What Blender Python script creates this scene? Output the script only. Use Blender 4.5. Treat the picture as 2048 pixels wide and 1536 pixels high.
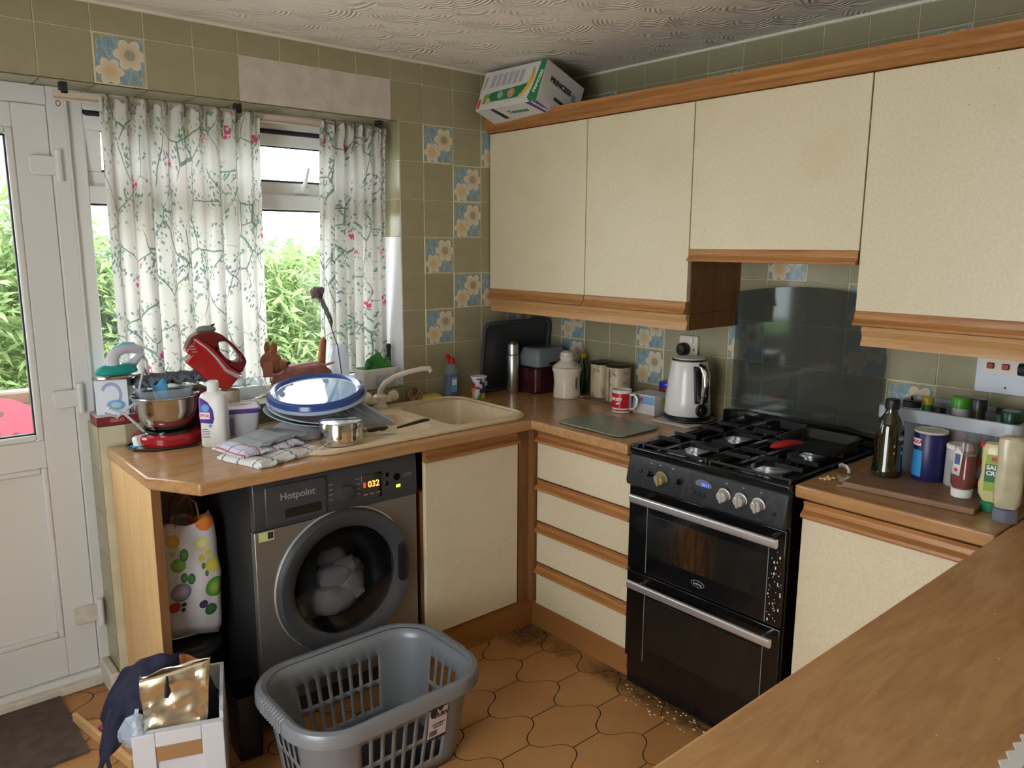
import bpy, bmesh, math, random
from mathutils import Vector, Matrix, Euler, noise as mnoise
from math import sin, cos, pi, radians, sqrt, atan2
random.seed(7)
for o in list(bpy.data.objects): bpy.data.objects.remove(o)
SC = bpy.context.scene
COL = SC.collection
def lin(v):
    v /= 255.0
    return v / 12.92 if v <= 0.04045 else ((v + 0.055) / 1.055) ** 2.4
def rgb(r, g, b): return (lin(r), lin(g), lin(b), 1.0)

# ---------------------------------------------------------------- camera
cam_d = bpy.data.cameras.new('camera'); cam = bpy.data.objects.new('camera', cam_d); COL.objects.link(cam)
YAW, PITCH, ROLL, FPX = 0.7117, -0.1777, 0.0048, 1550.57
_f = Vector((sin(YAW)*cos(PITCH), cos(YAW)*cos(PITCH), sin(PITCH)))
_r = Vector((cos(YAW), -sin(YAW), 0)); _u = _r.cross(_f)
_R = cos(ROLL)*_r + sin(ROLL)*_u; _U = -sin(ROLL)*_r + cos(ROLL)*_u
cam.matrix_world = Matrix(((_R.x, _U.x, -_f.x, -2.5938), (_R.y, _U.y, -_f.y, -2.7885), (_R.z, _U.z, -_f.z, 1.5640), (0, 0, 0, 1)))
cam_d.sensor_fit = 'HORIZONTAL'; cam_d.sensor_width = 36.0; cam_d.lens = 36.0*FPX/2048.0
cam_d.clip_start = 0.05; cam_d.clip_end = 200
SC.camera = cam

# ---------------------------------------------------------------- sky, sun, exposure
w = bpy.data.worlds.new('overcast_sky'); SC.world = w; w.use_nodes = True
bg = w.node_tree.nodes['Background']; bg.inputs[0].default_value = (0.92, 0.97, 1.0, 1); bg.inputs[1].default_value = 7.0
sd = bpy.data.lights.new('sun', 'SUN'); sd.energy = 6.0; sd.angle = radians(6); sd.color = (1.0, 0.95, 0.86)
sun = bpy.data.objects.new('sun', sd); COL.objects.link(sun); sun.rotation_euler = Euler((radians(38), radians(14), radians(20)))
VS = SC.view_settings
VS.view_transform = 'Standard'; VS.look = 'None'; VS.gamma = 1.0; VS.use_curve_mapping = False; VS.exposure = 0.19

# ---------------------------------------------------------------- mesh builder
class MB:
    def __init__(s): s.v = []; s.f = []
    def add(s, vs, fs, M=None):
        b = len(s.v)
        s.v += [(M @ Vector(p))[:] for p in vs] if M is not None else [tuple(p) for p in vs]
        s.f += [tuple(b+i for i in f) for f in fs]; return s
    def box(s, x0, y0, z0, x1, y1, z1, M=None):
        x0, x1 = sorted((x0, x1)); y0, y1 = sorted((y0, y1)); z0, z1 = sorted((z0, z1))
        return s.add([(x0,y0,z0),(x1,y0,z0),(x1,y1,z0),(x0,y1,z0),(x0,y0,z1),(x1,y0,z1),(x1,y1,z1),(x0,y1,z1)],
                     [(0,3,2,1),(4,5,6,7),(0,1,5,4),(1,2,6,5),(2,3,7,6),(3,0,4,7)], M)
    def prism(s, pts, z0, z1, M=None, ax='z'):
        n = len(pts)
        def mp(a, b, c): return (a, b, c) if ax == 'z' else ((a, c, b) if ax == 'y' else (c, a, b))
        vs = [mp(p[0], p[1], z0) for p in pts] + [mp(p[0], p[1], z1) for p in pts]
        fs = [tuple(range(n-1, -1, -1)), tuple(range(n, 2*n))] + [(i, (i+1) % n, n+(i+1) % n, n+i) for i in range(n)]
        if ax == 'y': fs = [f[::-1] for f in fs]
        return s.add(vs, fs, M)
    def lathe(s, prof, n=28, M=None, c=(0, 0), sx=1, sy=1, cap=True):
        vs = []; fs = []
        for r, z in prof:
            for i in range(n):
                a = 2*pi*i/n; vs.append((c[0]+max(r, 1e-5)*cos(a)*sx, c[1]+max(r, 1e-5)*sin(a)*sy, z))
        for k in range(len(prof)-1):
            for i in range(n):
                j = (i+1) % n; fs.append((k*n+i, k*n+j, (k+1)*n+j, (k+1)*n+i))
        if cap: fs.append(tuple(range(n-1, -1, -1))); m = (len(prof)-1)*n; fs.append(tuple(range(m, m+n)))
        return s.add(vs, fs, M)
    def cyl(s, r, z0, z1, n=24, M=None, c=(0, 0)): return s.lathe([(r, z0), (r, z1)], n, M, c)
    def tube(s, pts, r, n=8, M=None, closed=False, sq=1.0):
        P = [Vector(p) for p in pts]; m = len(P); vs = []; fs = []
        rs = r if isinstance(r, (list, tuple)) else [r]*m
        up = None
        for i in range(m):
            if closed: t = P[(i+1) % m]-P[i-1]
            else: t = P[min(i+1, m-1)]-P[max(i-1, 0)]
            t = t.normalized() if t.length > 1e-9 else Vector((0, 0, 1))
            if up is None: up = Vector((0, 0, 1)) if abs(t.z) < .9 else Vector((1, 0, 0))
            a = t.cross(up)
            a = a.normalized() if a.length > 1e-6 else Vector((1, 0, 0))
            b = a.cross(t).normalized(); up = b
            for k in range(n):
                g = 2*pi*k/n; vs.append((P[i]+a*(rs[i]*cos(g))+b*(rs[i]*sq*sin(g)))[:])
        for i in range(m if closed else m-1):
            i2 = (i+1) % m
            for k in range(n):
                j = (k+1) % n; fs.append((i*n+k, i*n+j, i2*n+j, i2*n+k))
        if not closed: fs.append(tuple(range(n-1, -1, -1))); fs.append(tuple(range((m-1)*n, m*n)))
        return s.add(vs, fs, M)
    def grid(s, nu, nv, fn, M=None, wrap=False):
        vs = [fn(i/(nu-(0 if wrap else 1)), j/(nv-1)) for j in range(nv) for i in range(nu)]
        fs = []
        for j in range(nv-1):
            for i in range(nu if wrap else nu-1):
                i2 = (i+1) % nu; fs.append((j*nu+i, j*nu+i2, (j+1)*nu+i2, (j+1)*nu+i))
        return s.add(vs, fs, M)
    def ball(s, c, rx, ry=None, rz=None, n=16, m=10, M=None):
        ry = ry or rx; rz = rz or rx; vs = []; fs = []
        for j in range(m+1):
            t = -pi/2+pi*j/m
            for i in range(n):
                a = 2*pi*i/n; vs.append((c[0]+rx*cos(t)*cos(a), c[1]+ry*cos(t)*sin(a), c[2]+rz*sin(t)))
        for j in range(m):
            for i in range(n):
                k = (i+1) % n; fs.append((j*n+i, j*n+k, (j+1)*n+k, (j+1)*n+i))
        return s.add(vs, fs, M)
    def holed(s, outer, holes, z0, z1, M=None):
        bm = bmesh.new(); loops = []
        for lp in [outer]+holes:
            vs = [bm.verts.new((p[0], p[1], z1)) for p in lp]; loops.append(vs)
            for i in range(len(vs)): bm.edges.new((vs[i], vs[(i+1) % len(vs)]))
        bmesh.ops.triangle_fill(bm, use_beauty=True, use_dissolve=False, edges=bm.edges[:])
        bm.verts.index_update(); bm.faces.ensure_lookup_table()
        n = len(bm.verts); top = [v.co[:] for v in bm.verts]
        fs = []
        for f in bm.faces:
            t = [v.index for v in f.verts]
            if f.normal.z < 0: t.reverse()
            fs.append(tuple(t)); fs.append(tuple(n+i for i in reversed(t)))
        for vs in loops:
            ids = [v.index for v in vs]
            for i in range(len(ids)): fs.append((ids[i], n+ids[i], n+ids[(i+1) % len(ids)], ids[(i+1) % len(ids)]))
        bm.free()
        return s.add(top+[(p[0], p[1], z0) for p in top], fs, M)
    def xf(s, M): s.v = [(M @ Vector(p))[:] for p in s.v]; return s
    def warp(s, fn): s.v = [tuple(fn(*p)) for p in s.v]; return s

def T(x=0, y=0, z=0): return Matrix.Translation((x, y, z))
def RX(d): return Matrix.Rotation(radians(d), 4, 'X')
def RY(d): return Matrix.Rotation(radians(d), 4, 'Y')
def RZ(d): return Matrix.Rotation(radians(d), 4, 'Z')
def rrect(x0, y0, x1, y1, r, n=5):
    p = []
    for cx, cy, a0 in ((x1-r, y1-r, 0), (x0+r, y1-r, 90), (x0+r, y0+r, 180), (x1-r, y0+r, 270)):
        for i in range(n+1):
            a = radians(a0+90*i/n); p.append((cx+r*cos(a), cy+r*sin(a)))
    return p
def text(s_, size=.02, bold=0.0, ext=.0002, align='CENTER', italic=0.0):
    cu = bpy.data.curves.new('t', 'FONT'); cu.body = s_; cu.size = size; cu.align_x = align; cu.align_y = 'CENTER'
    cu.extrude = ext; cu.offset = bold*size; cu.resolution_u = 3; cu.shear = italic
    ob = bpy.data.objects.new('t', cu); me = bpy.data.meshes.new_from_object(ob)
    m = MB().add([v.co[:] for v in me.vertices], [tuple(p.vertices) for p in me.polygons])
    bpy.data.objects.remove(ob); bpy.data.curves.remove(cu); bpy.data.meshes.remove(me)
    return m
def bend(m, R):   # flat mesh in local xz (y = out towards -y) wrapped round a vertical cylinder of radius R
    return m.warp(lambda x, y, z: ((R-y)*sin(x/R), -(R-y)*cos(x/R), z))

# ---------------------------------------------------------------- objects
def tag(o, label=None, cat=None, group=None, kind=None):
    if label: o['label'] = label
    if cat: o['category'] = cat
    if group: o['group'] = group
    if kind: o['kind'] = kind
    return o
def mesh_of(name, mb, mat, smooth=35, fix=True):
    me = bpy.data.meshes.new(name); me.from_pydata(mb.v, [], mb.f); me.update()
    if fix:
        bm = bmesh.new(); bm.from_mesh(me); bmesh.ops.recalc_face_normals(bm, faces=bm.faces[:]); bm.to_mesh(me); bm.free()
    if mat is not None: me.materials.append(mat)
    if smooth:
        me.shade_smooth(); me.set_sharp_from_angle(angle=radians(smooth))
    return me
def part(parent, name, mb, mat, bevel=0, seg=2, smooth=35, label=None, kind=None, solid=0, sub=0, fix=True):
    me = mb if isinstance(mb, bpy.types.Mesh) else mesh_of(name, mb, mat, smooth, fix)
    o = bpy.data.objects.new(name, me); COL.objects.link(o)
    if parent is not None: o.parent = parent
    if solid:
        md = o.modifiers.new('s', 'SOLIDIFY'); md.thickness = solid; md.offset = 0
    if sub:
        md = o.modifiers.new('d', 'SUBSURF'); md.levels = sub; md.render_levels = sub
    if bevel:
        md = o.modifiers.new('b', 'BEVEL'); md.width = bevel; md.segments = seg; md.limit_method = 'ANGLE'; md.angle_limit = radians(40)
    if label: o['label'] = label
    if kind: o['kind'] = kind
    return o
def thing(name, label, cat, loc=(0, 0, 0), rz=0, group=None, rot=None):
    o = bpy.data.objects.new(name, None); COL.objects.link(o); o.location = loc
    o.empty_display_size = .05
    o.rotation_euler = (0, 0, radians(rz)) if rot is None else tuple(radians(a) for a in rot)
    return tag(o, label, cat, group)
def struct(name, mb, mat, label=None, bevel=0, smooth=35, parent=None):
    o = part(parent, name, mb, mat, bevel=bevel, smooth=smooth); o['kind'] = 'structure'
    if label: o['label'] = label
    return o
def onemesh(name, mb, mat, label, cat, group=None, kind=None, **k):
    o = part(None, name, mb, mat, **k); return tag(o, label, cat, group, kind)
# ---------------------------------------------------------------- shader expressions
class E:
    def __init__(s, g, sock): s.g = g; s.s = sock
    def _m(s, op, o=None, o2=None):
        n = s.g.nt.nodes.new('ShaderNodeMath'); n.operation = op
        s.g.put(n.inputs[0], s)
        if o is not None: s.g.put(n.inputs[1], o)
        if o2 is not None: s.g.put(n.inputs[2], o2)
        return E(s.g, n.outputs[0])
    def __add__(s, o): return s._m('ADD', o)
    def __radd__(s, o): return s._m('ADD', o)
    def __sub__(s, o): return s._m('SUBTRACT', o)
    def __rsub__(s, o): return (s*-1.0)+o
    def __mul__(s, o): return s._m('MULTIPLY', o)
    def __rmul__(s, o): return s._m('MULTIPLY', o)
    def __truediv__(s, o): return s._m('DIVIDE', o)
    def lt(s, o): return s._m('LESS_THAN', o)
    def gt(s, o): return s._m('GREATER_THAN', o)
    def sin(s): return s._m('SINE')
    def cos(s): return s._m('COSINE')
    def abs(s): return s._m('ABSOLUTE')
    def sqrt(s): return s._m('SQRT')
    def frac(s): return s._m('FRACT')
    def floor(s): return s._m('FLOOR')
    def max(s, o): return s._m('MAXIMUM', o)
    def min(s, o): return s._m('MINIMUM', o)
    def pow(s, o): return s._m('POWER', o)
    def atan2(s, o): return s._m('ARCTAN2', o)
    def smooth(s, a, b):
        n = s.g.nt.nodes.new('ShaderNodeMapRange'); n.interpolation_type = 'SMOOTHSTEP'
        s.g.put(n.inputs[0], s); n.inputs[1].default_value = a; n.inputs[2].default_value = b
        return E(s.g, n.outputs[0])
class G:
    def __init__(g, name):
        g.m = bpy.data.materials.new(name); g.m.use_nodes = True; g.nt = g.m.node_tree
        g.b = g.nt.nodes['Principled BSDF']; g.out = g.nt.nodes['Material Output']; g._tc = None
    def put(g, inp, v):
        if isinstance(v, E): g.nt.links.new(v.s, inp)
        elif isinstance(v, bpy.types.NodeSocket): g.nt.links.new(v, inp)
        else: inp.default_value = v
    def tc(g):
        if g._tc is None: g._tc = g.nt.nodes.new('ShaderNodeTexCoord')
        return g._tc
    def obj(g): return g.tc().outputs['Object']
    def pos(g): return g.nt.nodes.new('ShaderNodeNewGeometry').outputs['Position']
    def uv(g): return g.tc().outputs['UV']
    def sep(g, vec):
        n = g.nt.nodes.new('ShaderNodeSeparateXYZ'); g.nt.links.new(vec, n.inputs[0]); return [E(g, o) for o in n.outputs]
    def vec(g, x, y, z=0.0):
        n = g.nt.nodes.new('ShaderNodeCombineXYZ'); g.put(n.inputs[0], x); g.put(n.inputs[1], y); g.put(n.inputs[2], z); return n.outputs[0]
    def scl(g, vec, s):
        n = g.nt.nodes.new('ShaderNodeMapping'); g.nt.links.new(vec, n.inputs[0]); n.inputs['Scale'].default_value = s; return n.outputs[0]
    def noise(g, vec, scale, detail=3, rough=.5, dist=0):
        n = g.nt.nodes.new('ShaderNodeTexNoise'); g.nt.links.new(vec, n.inputs['Vector']); n.inputs['Scale'].default_value = scale
        n.inputs['Detail'].default_value = detail; n.inputs['Roughness'].default_value = rough; n.inputs['Distortion'].default_value = dist
        return E(g, n.outputs[0])
    def vor(g, vec, scale, feat='F1', rnd=1.0, out='Distance'):
        n = g.nt.nodes.new('ShaderNodeTexVoronoi'); n.feature = feat; g.nt.links.new(vec, n.inputs['Vector']); n.inputs['Scale'].default_value = scale
        n.inputs['Randomness'].default_value = rnd
        o = n.outputs[out]; return E(g, o) if out == 'Distance' else o
    def rand(g): return E(g, g.nt.nodes.new('ShaderNodeObjectInfo').outputs['Random'])
    def mix(g, f, a, b):
        n = g.nt.nodes.new('ShaderNodeMix'); n.data_type = 'RGBA'
        g.put(n.inputs[0], f); g.put(n.inputs[6], a); g.put(n.inputs[7], b); return n.outputs[2]
    def bump(g, h, strength=.3, dist=.002):
        n = g.nt.nodes.new('ShaderNodeBump'); n.inputs['Strength'].default_value = strength; n.inputs['Distance'].default_value = dist
        g.put(n.inputs['Height'], h); g.nt.links.new(n.outputs[0], g.b.inputs['Normal']); return n.outputs[0]
    def set(g, **k):
        nm = dict(color='Base Color', rough='Roughness', metal='Metallic', ior='IOR', alpha='Alpha', trans='Transmission Weight', coat='Coat Weight',
                  spec='Specular IOR Level', sss='Subsurface Weight', emit='Emission Color', estr='Emission Strength', sheen='Sheen Weight')
        for a, v in k.items(): g.put(g.b.inputs[nm[a]], v)
        return g
def pbr(name, col, rough=.5, metal=0, var=0, vs=8, bump=0, bs=40, coat=0, trans=0, alpha=1, emit=None, spec=None, scale=None):
    g = G(name); v = g.obj()
    if scale: v = g.scl(v, scale)
    if var:
        n = g.noise(v, vs, 4)
        c2 = tuple(max(0, c*(1-var)) for c in col[:3])+(1,); c1 = tuple(min(1, c*(1+var)) for c in col[:3])+(1,)
        g.set(color=g.mix(n.smooth(.3, .7), c2, c1))
    else: g.set(color=col)
    g.set(rough=rough, metal=metal, coat=coat, trans=trans, alpha=alpha)
    if spec is not None: g.set(spec=spec)
    if bump: g.bump(g.noise(v, bs, 4), bump, .002)
    if emit: g.set(emit=emit[0], estr=emit[1])
    return g.m
def glassy(name, tint, fac=.9, rough=.03, body=None, ior=1.45):
    # clear thin sheet: transparent with fresnel gloss, optional milky body
    g = G(name); nt = g.nt; nt.nodes.remove(g.b)
    tr = nt.nodes.new('ShaderNodeBsdfTransparent'); tr.inputs[0].default_value = tint
    gl = nt.nodes.new('ShaderNodeBsdfGlossy'); gl.inputs['Roughness'].default_value = rough
    lw = nt.nodes.new('ShaderNodeLayerWeight'); lw.inputs[0].default_value = .5; f0 = ((ior-1)/(ior+1))**2
    p5 = nt.nodes.new('ShaderNodeMath'); p5.operation = 'POWER'; p5.inputs[1].default_value = 5; nt.links.new(lw.outputs['Facing'], p5.inputs[0])
    fr = nt.nodes.new('ShaderNodeMath'); fr.operation = 'MULTIPLY_ADD'; fr.inputs[1].default_value = 1-f0; fr.inputs[2].default_value = f0; nt.links.new(p5.outputs[0], fr.inputs[0])
    src = tr.outputs[0]
    if body:
        df = nt.nodes.new('ShaderNodeBsdfDiffuse'); df.inputs[0].default_value = body
        tl = nt.nodes.new('ShaderNodeBsdfTranslucent'); tl.inputs[0].default_value = body
        m0 = nt.nodes.new('ShaderNodeMixShader'); m0.inputs[0].default_value = .45
        nt.links.new(df.outputs[0], m0.inputs[1]); nt.links.new(tl.outputs[0], m0.inputs[2])
        m1 = nt.nodes.new('ShaderNodeMixShader'); m1.inputs[0].default_value = 1-fac
        nt.links.new(tr.outputs[0], m1.inputs[1]); nt.links.new(m0.outputs[0], m1.inputs[2]); src = m1.outputs[0]
    mx = nt.nodes.new('ShaderNodeMixShader')
    nt.links.new(fr.outputs[0], mx.inputs[0]); nt.links.new(src, mx.inputs[1]); nt.links.new(gl.outputs[0], mx.inputs[2])
    nt.links.new(mx.outputs[0], g.out.inputs[0]); return g.m
def cloth_mix(g, col, transl=.45, rough=.9):
    nt = g.nt; nt.nodes.remove(g.b)
    df = nt.nodes.new('ShaderNodeBsdfDiffuse'); tl = nt.nodes.new('ShaderNodeBsdfTranslucent')
    g.put(df.inputs[0], col); g.put(tl.inputs[0], col)
    mx = nt.nodes.new('ShaderNodeMixShader'); mx.inputs[0].default_value = transl
    nt.links.new(df.outputs[0], mx.inputs[1]); nt.links.new(tl.outputs[0], mx.inputs[2]); nt.links.new(mx.outputs[0], g.out.inputs[0])
    return g.m

def wood(name, c1, c2, axis='x', scale=1.0, rough=.4, stretch=14, dark=None, coat=0.0, wob=1.2):
    g = G(name); v = g.obj()
    sc = {'x': (1, stretch, stretch), 'y': (stretch, 1, stretch), 'z': (stretch, stretch, 1)}[axis]
    q = g.scl(v, tuple(a*scale for a in sc))
    n = g.noise(q, 2.2, 6, .6, wob); fine = g.noise(q, 14, 3, .6, .3)
    f = (n*.75+fine*.35).smooth(.35, .75)
    col = g.mix(f, c1, c2)
    if dark: col = g.mix(g.noise(q, 1.1, 3, .5, 2.0).smooth(.62, .8), col, dark)
    g.set(color=col, rough=rough, coat=coat); g.bump(fine, .12, .001)
    return g.m

# ---- surfaces of the room
def m_tile():
    g = G('olive_tile'); r = g.rand(); n = g.noise(g.obj(), 14, 4)
    c = g.mix(n.smooth(.3, .8), rgb(150, 143, 114), rgb(161, 153, 125)); c = g.mix(r*.5, c, rgb(145, 138, 106))
    g.set(color=c, rough=g.noise(g.pos(), 6, 3)*.15+.16); g.bump(g.noise(g.obj(), 9, 2), .06, .002); return g.m
def daisy(g, x, y, cx, cy, R, rot=0.0, petals=6):
    dx = x-cx; dy = y-cy; r = (dx*dx+dy*dy).sqrt(); a = dy.atan2(dx)
    lobe = ((a*(petals/2.0)+rot).cos().abs())*.34+.70
    return r/(lobe*R), r/R, a
def m_flower():
    g = G('flower_tile'); x, y, z = g.sep(g.obj()); x = x*(1/.154)+.5; y = z*(1/.154)+.5
    q = g.vec(x, y)
    n = g.noise(q, 3.0, 3); streak = g.noise(g.vec(x*9.0, y*2.2), 2.0, 3)
    blue = g.mix(streak.smooth(.35, .7), rgb(120, 146, 158), rgb(148, 168, 172))
    olive = rgb(150, 146, 108)
    wob = (n-.5)*.16
    e = ((x*11.0).sin()*.05+(x*23.0).cos()*.03)
    m1 = (y+wob+e).lt(.93)*(x+wob).lt(.95)*(x+wob).gt(.06)*(y+wob).gt(.05)
    hole = g.vor(q, 3.4)
    m1 = m1*(1.0-hole.lt(.12))
    col = g.mix(m1, olive, blue)
    line = g.vor(q, 5.0, 'DISTANCE_TO_EDGE')
    col = g.mix(((x-.5).abs()).max((y-.5).abs()).gt(.472), col, rgb(206, 202, 176))
    col = g.mix(line.lt(.03)*.35, col, rgb(196, 194, 170))
    for cx, cy, R, cc in ((.70, .63, .27, rgb(158, 150, 128)), (.30, .27, .23, rgb(206, 176, 124))):
        d, r, a = daisy(g, x, y, cx, cy, R)
        col = g.mix(d.lt(1.14), col, rgb(214, 206, 182))
        col = g.mix(d.lt(1.0), col, g.mix(r.smooth(.3, 1.), rgb(200, 180, 148), rgb(214, 198, 168)))
        col = g.mix(r.lt(.40), col, cc)
    g.set(color=col, rough=.2); return g.m
M = {}
M['tile'] = m_tile(); M['flower'] = m_flower()
M['grout'] = pbr('grout', rgb(205, 200, 172), .9, var=.08)
M['plaster_patch'] = pbr('bare_plaster', rgb(196, 184, 172), .9, var=.1, vs=14, bump=.3, bs=60)
def m_ceiling():
    g = G('swirl_plaster'); v = g.pos(); x, y, z = g.sep(v)
    warp = g.noise(v, 2.2, 2)*2.0
    qx = x+warp*.07; qy = y+warp*.09
    n_ = g.nt.nodes.new('ShaderNodeTexVoronoi'); n_.feature = 'F1'; g.nt.links.new(g.vec(qx, qy), n_.inputs['Vector']); n_.inputs['Scale'].default_value = 6.5
    cell = E(g, n_.outputs['Distance']); px_, py_, pz_ = g.sep(n_.outputs['Position'])
    arcs = (cell*62.0+g.noise(v, 3, 1)*5.0).sin()
    msk = ((qy-py_)*.8+(qx-px_)*.6).smooth(-.01, .03)*g.noise(v, 3.5, 1).smooth(.36, .5)*cell.smooth(.95, .6)
    h = arcs*msk*.5+g.noise(g.scl(v, (1, 2.5, 1)), 14, 5)*.9
    g.set(color=g.mix(g.noise(v, 1.2, 3).smooth(.3, .7), rgb(222, 214, 202), rgb(232, 226, 214)), rough=.7); g.bump(h, .8, .008); return g.m
M['ceiling'] = m_ceiling()
def m_floortile():
    g = G('floor_tile'); r = g.rand(); p = g.pos(); n = g.noise(p, 5, 5, .6); x, y, z = g.sep(p)
    c = g.mix(n.smooth(.3, .75), rgb(170, 122, 72), rgb(190, 142, 90)); c = g.mix(r*.45, c, rgb(176, 124, 74))
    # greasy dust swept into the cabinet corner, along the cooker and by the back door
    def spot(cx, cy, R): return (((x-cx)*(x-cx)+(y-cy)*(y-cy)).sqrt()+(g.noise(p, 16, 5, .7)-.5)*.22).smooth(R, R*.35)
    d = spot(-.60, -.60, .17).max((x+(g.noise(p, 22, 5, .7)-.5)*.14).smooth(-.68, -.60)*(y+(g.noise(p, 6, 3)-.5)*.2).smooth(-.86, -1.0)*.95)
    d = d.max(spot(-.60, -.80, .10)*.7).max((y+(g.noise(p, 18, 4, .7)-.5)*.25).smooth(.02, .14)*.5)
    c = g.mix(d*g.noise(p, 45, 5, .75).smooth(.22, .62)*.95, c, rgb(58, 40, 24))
    g.set(color=c, rough=g.noise(p, 7, 3)*.25+.3); g.bump(g.noise(p, 30, 3), .08, .002); return g.m
M['floortile'] = m_floortile()
M['floorgrout'] = pbr('floor_grout', rgb(46, 26, 15), .9, var=.2)
M['upvc'] = pbr('white_upvc', rgb(222, 222, 220), .32)
M['upvc_dirty'] = pbr('grubby_upvc', rgb(208, 202, 190), .45, var=.12, vs=18)
M['gasket'] = pbr('rubber_gasket', rgb(38, 40, 44), .6)
M['pane'] = glassy('window_glass', (.97, .98, .98, 1))
M['oakrail'] = wood('oak_trim', rgb(146, 96, 50), rgb(180, 126, 74), 'y', 1.0, .34, 16, rgb(112, 72, 40))
M['oakrail_x'] = wood('oak_trim_cross', rgb(142, 92, 48), rgb(174, 122, 72), 'x', 1.0, .34, 16, rgb(110, 70, 40))
M['oakdark'] = wood('oak_carcass', rgb(112, 74, 40), rgb(132, 90, 52), 'z', 1.0, .5, 10)
M['oakend'] = wood('oak_end_panel', rgb(206, 164, 106), rgb(222, 184, 128), 'z', 1.0, .45, 12)
M['plinth'] = wood('oak_plinth', rgb(146, 98, 52), rgb(160, 110, 60), 'y', .6, .5, 8)
M['worktop'] = wood('oak_laminate_worktop', rgb(160, 118, 78), rgb(182, 142, 98), 'x', .8, .22, 9, rgb(146, 100, 58), wob=2.0)
M['worktop_y'] = wood('oak_laminate_worktop_run', rgb(158, 114, 72), rgb(180, 138, 92), 'y', .8, .22, 9, rgb(146, 100, 58), wob=2.0)
M['bar'] = wood('oak_laminate_bar', rgb(172, 124, 76), rgb(198, 152, 102), 'x', .9, .38, 6, rgb(152, 106, 62), wob=3.0)
def m_door():
    g = G('cream_laminate'); v = g.pos(); n = g.noise(v, 130, 4, .7); b = g.noise(v, 5, 3)
    c = g.mix(n.smooth(.3, .7), rgb(207, 194, 164), rgb(217, 206, 178)); c = g.mix(b.smooth(.45, .75)*.35, c, rgb(200, 184, 146))
    sp = g.vor(v, 13.0); c = g.mix(sp.lt(.03)*.5, c, rgb(120, 92, 60))
    g.set(color=c, rough=.36); g.bump(n, .05, .001); return g.m
M['door'] = m_door()
# ---- general stuff
M['black'] = pbr('black_plastic', rgb(22, 22, 24), .4)
M['black_gloss'] = pbr('black_enamel', rgb(14, 15, 18), .14, coat=.3)
M['blackiron'] = pbr('cast_iron', rgb(18, 18, 20), .42, bump=.2, bs=90)
M['white'] = pbr('white_plastic', rgb(226, 226, 224), .35)
M['offwhite'] = pbr('offwhite_plastic', rgb(222, 214, 196), .4)
M['steel'] = pbr('polished_steel', (.72, .72, .72, 1), .13, 1)
M['brushed'] = pbr('brushed_steel', (.62, .61, .6, 1), .32, 1, scale=(60, 60, 1), bump=.05, bs=8)
M['chrome'] = pbr('chrome', (.85, .85, .86, 1), .05, 1)
M['alu'] = pbr('satin_aluminium', (.78, .79, .82, 1), .3, .85)
M['red'] = pbr('red_plastic', rgb(178, 24, 32), .25)
M['darkred'] = pbr('maroon_plastic', rgb(104, 24, 30), .28)
M['grey'] = pbr('grey_plastic', rgb(120, 122, 124), .5)
M['clear'] = glassy('clear_plastic', (.9, .93, .96, 1), .78, .1, (.75, .8, .86, 1))
M['milky'] = glassy('milky_plastic', (.9, .93, .97, 1), .55, .15, (.86, .90, .96, 1))
M['clearglass'] = glassy('clear_glass', (.92, .96, .97, 1), .9, .03, (.7, .8, .85, 1))
M['print'] = pbr('dark_print', rgb(40, 40, 46), .6)
M['printred'] = pbr('red_print', rgb(206, 40, 48), .5)
M['printwhite'] = pbr('white_print', rgb(236, 236, 236), .5)
M['printpurple'] = pbr('purple_print', rgb(110, 70, 170), .5)
M['printblue'] = pbr('blue_print', rgb(90, 160, 214), .5)
M['printgrey'] = pbr('grey_print', rgb(150, 150, 156), .6)
M['printgreen'] = pbr('green_print', rgb(24, 120, 78), .5)
M['lightwood'] = wood('pine', rgb(206, 160, 104), rgb(224, 184, 132), 'x', 1.5, .5, 10)
M['brownwood'] = wood('worn_board', rgb(112, 82, 60), rgb(142, 108, 80), 'y', 2.0, .55, 12, rgb(84, 56, 40))
# ================================================================ the room
HC = 2.30; TP = .154; X0 = -.3774; Y0 = -.4491; R1 = HC-.0897; REV = -.803; SILL = .962; SOF = 2.055; FRY = .15
sun.rotation_euler = Vector((-.50, .40, -.80)).to_track_quat('-Z', 'Y').to_euler()
g_ = .0022
wb = MB().box(REV+.0022, g_, 0, .2, .28, HC).box(-3.45, g_, SOF+.0022, REV+.0022, .28, HC).box(-2.0+.003, g_, 0, REV+.0022, .28, SILL-.0025).box(-3.45, g_, 0, -2.93, .28, SOF+.004)
wall_back = struct('wall_back', wb, M['grout'], 'window wall covered in square olive tiles with floral tiles dotted between')
wr = MB().box(g_, -4.6, 0, .2, g_, HC)
wall_right = struct('wall_right', wr, M['grout'], 'tiled wall behind the cooker and wall cupboards')
M['plain'] = pbr('cream_paint', rgb(206, 196, 172), .8, var=.05)
wl = MB().box(-3.6, -4.6, 0, -3.4, .28, .35).box(-3.6, -4.6, 2.0, -3.4, .28, HC).box(-3.6, -1.25, .35, -3.4, .28, 2.0).box(-3.6, -4.6, .35, -3.4, -2.5, 2.0)
struct('wall_left', wl, M['plain'], 'plain painted wall beside the back door')
struct('wall_front', MB().box(-3.6, -4.8, 0, .2, -4.6, HC), M['plain'], 'plain painted wall opposite the window')
struct('ceiling', MB().box(-3.6, -4.8, HC, .2, .28, HC+.2), M['ceiling'], 'swirled textured plaster ceiling')
struct('trim_1', MB().box(-3.4, -.006, HC-.009, 0, .004, HC), M['offwhite'], 'thin cream bead along the top of the window wall')
struct('trim_2', MB().box(-.006, -4.6, HC-.009, .004, -.006, HC), M['offwhite'], 'thin cream bead along the top of the cooker wall')

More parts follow.
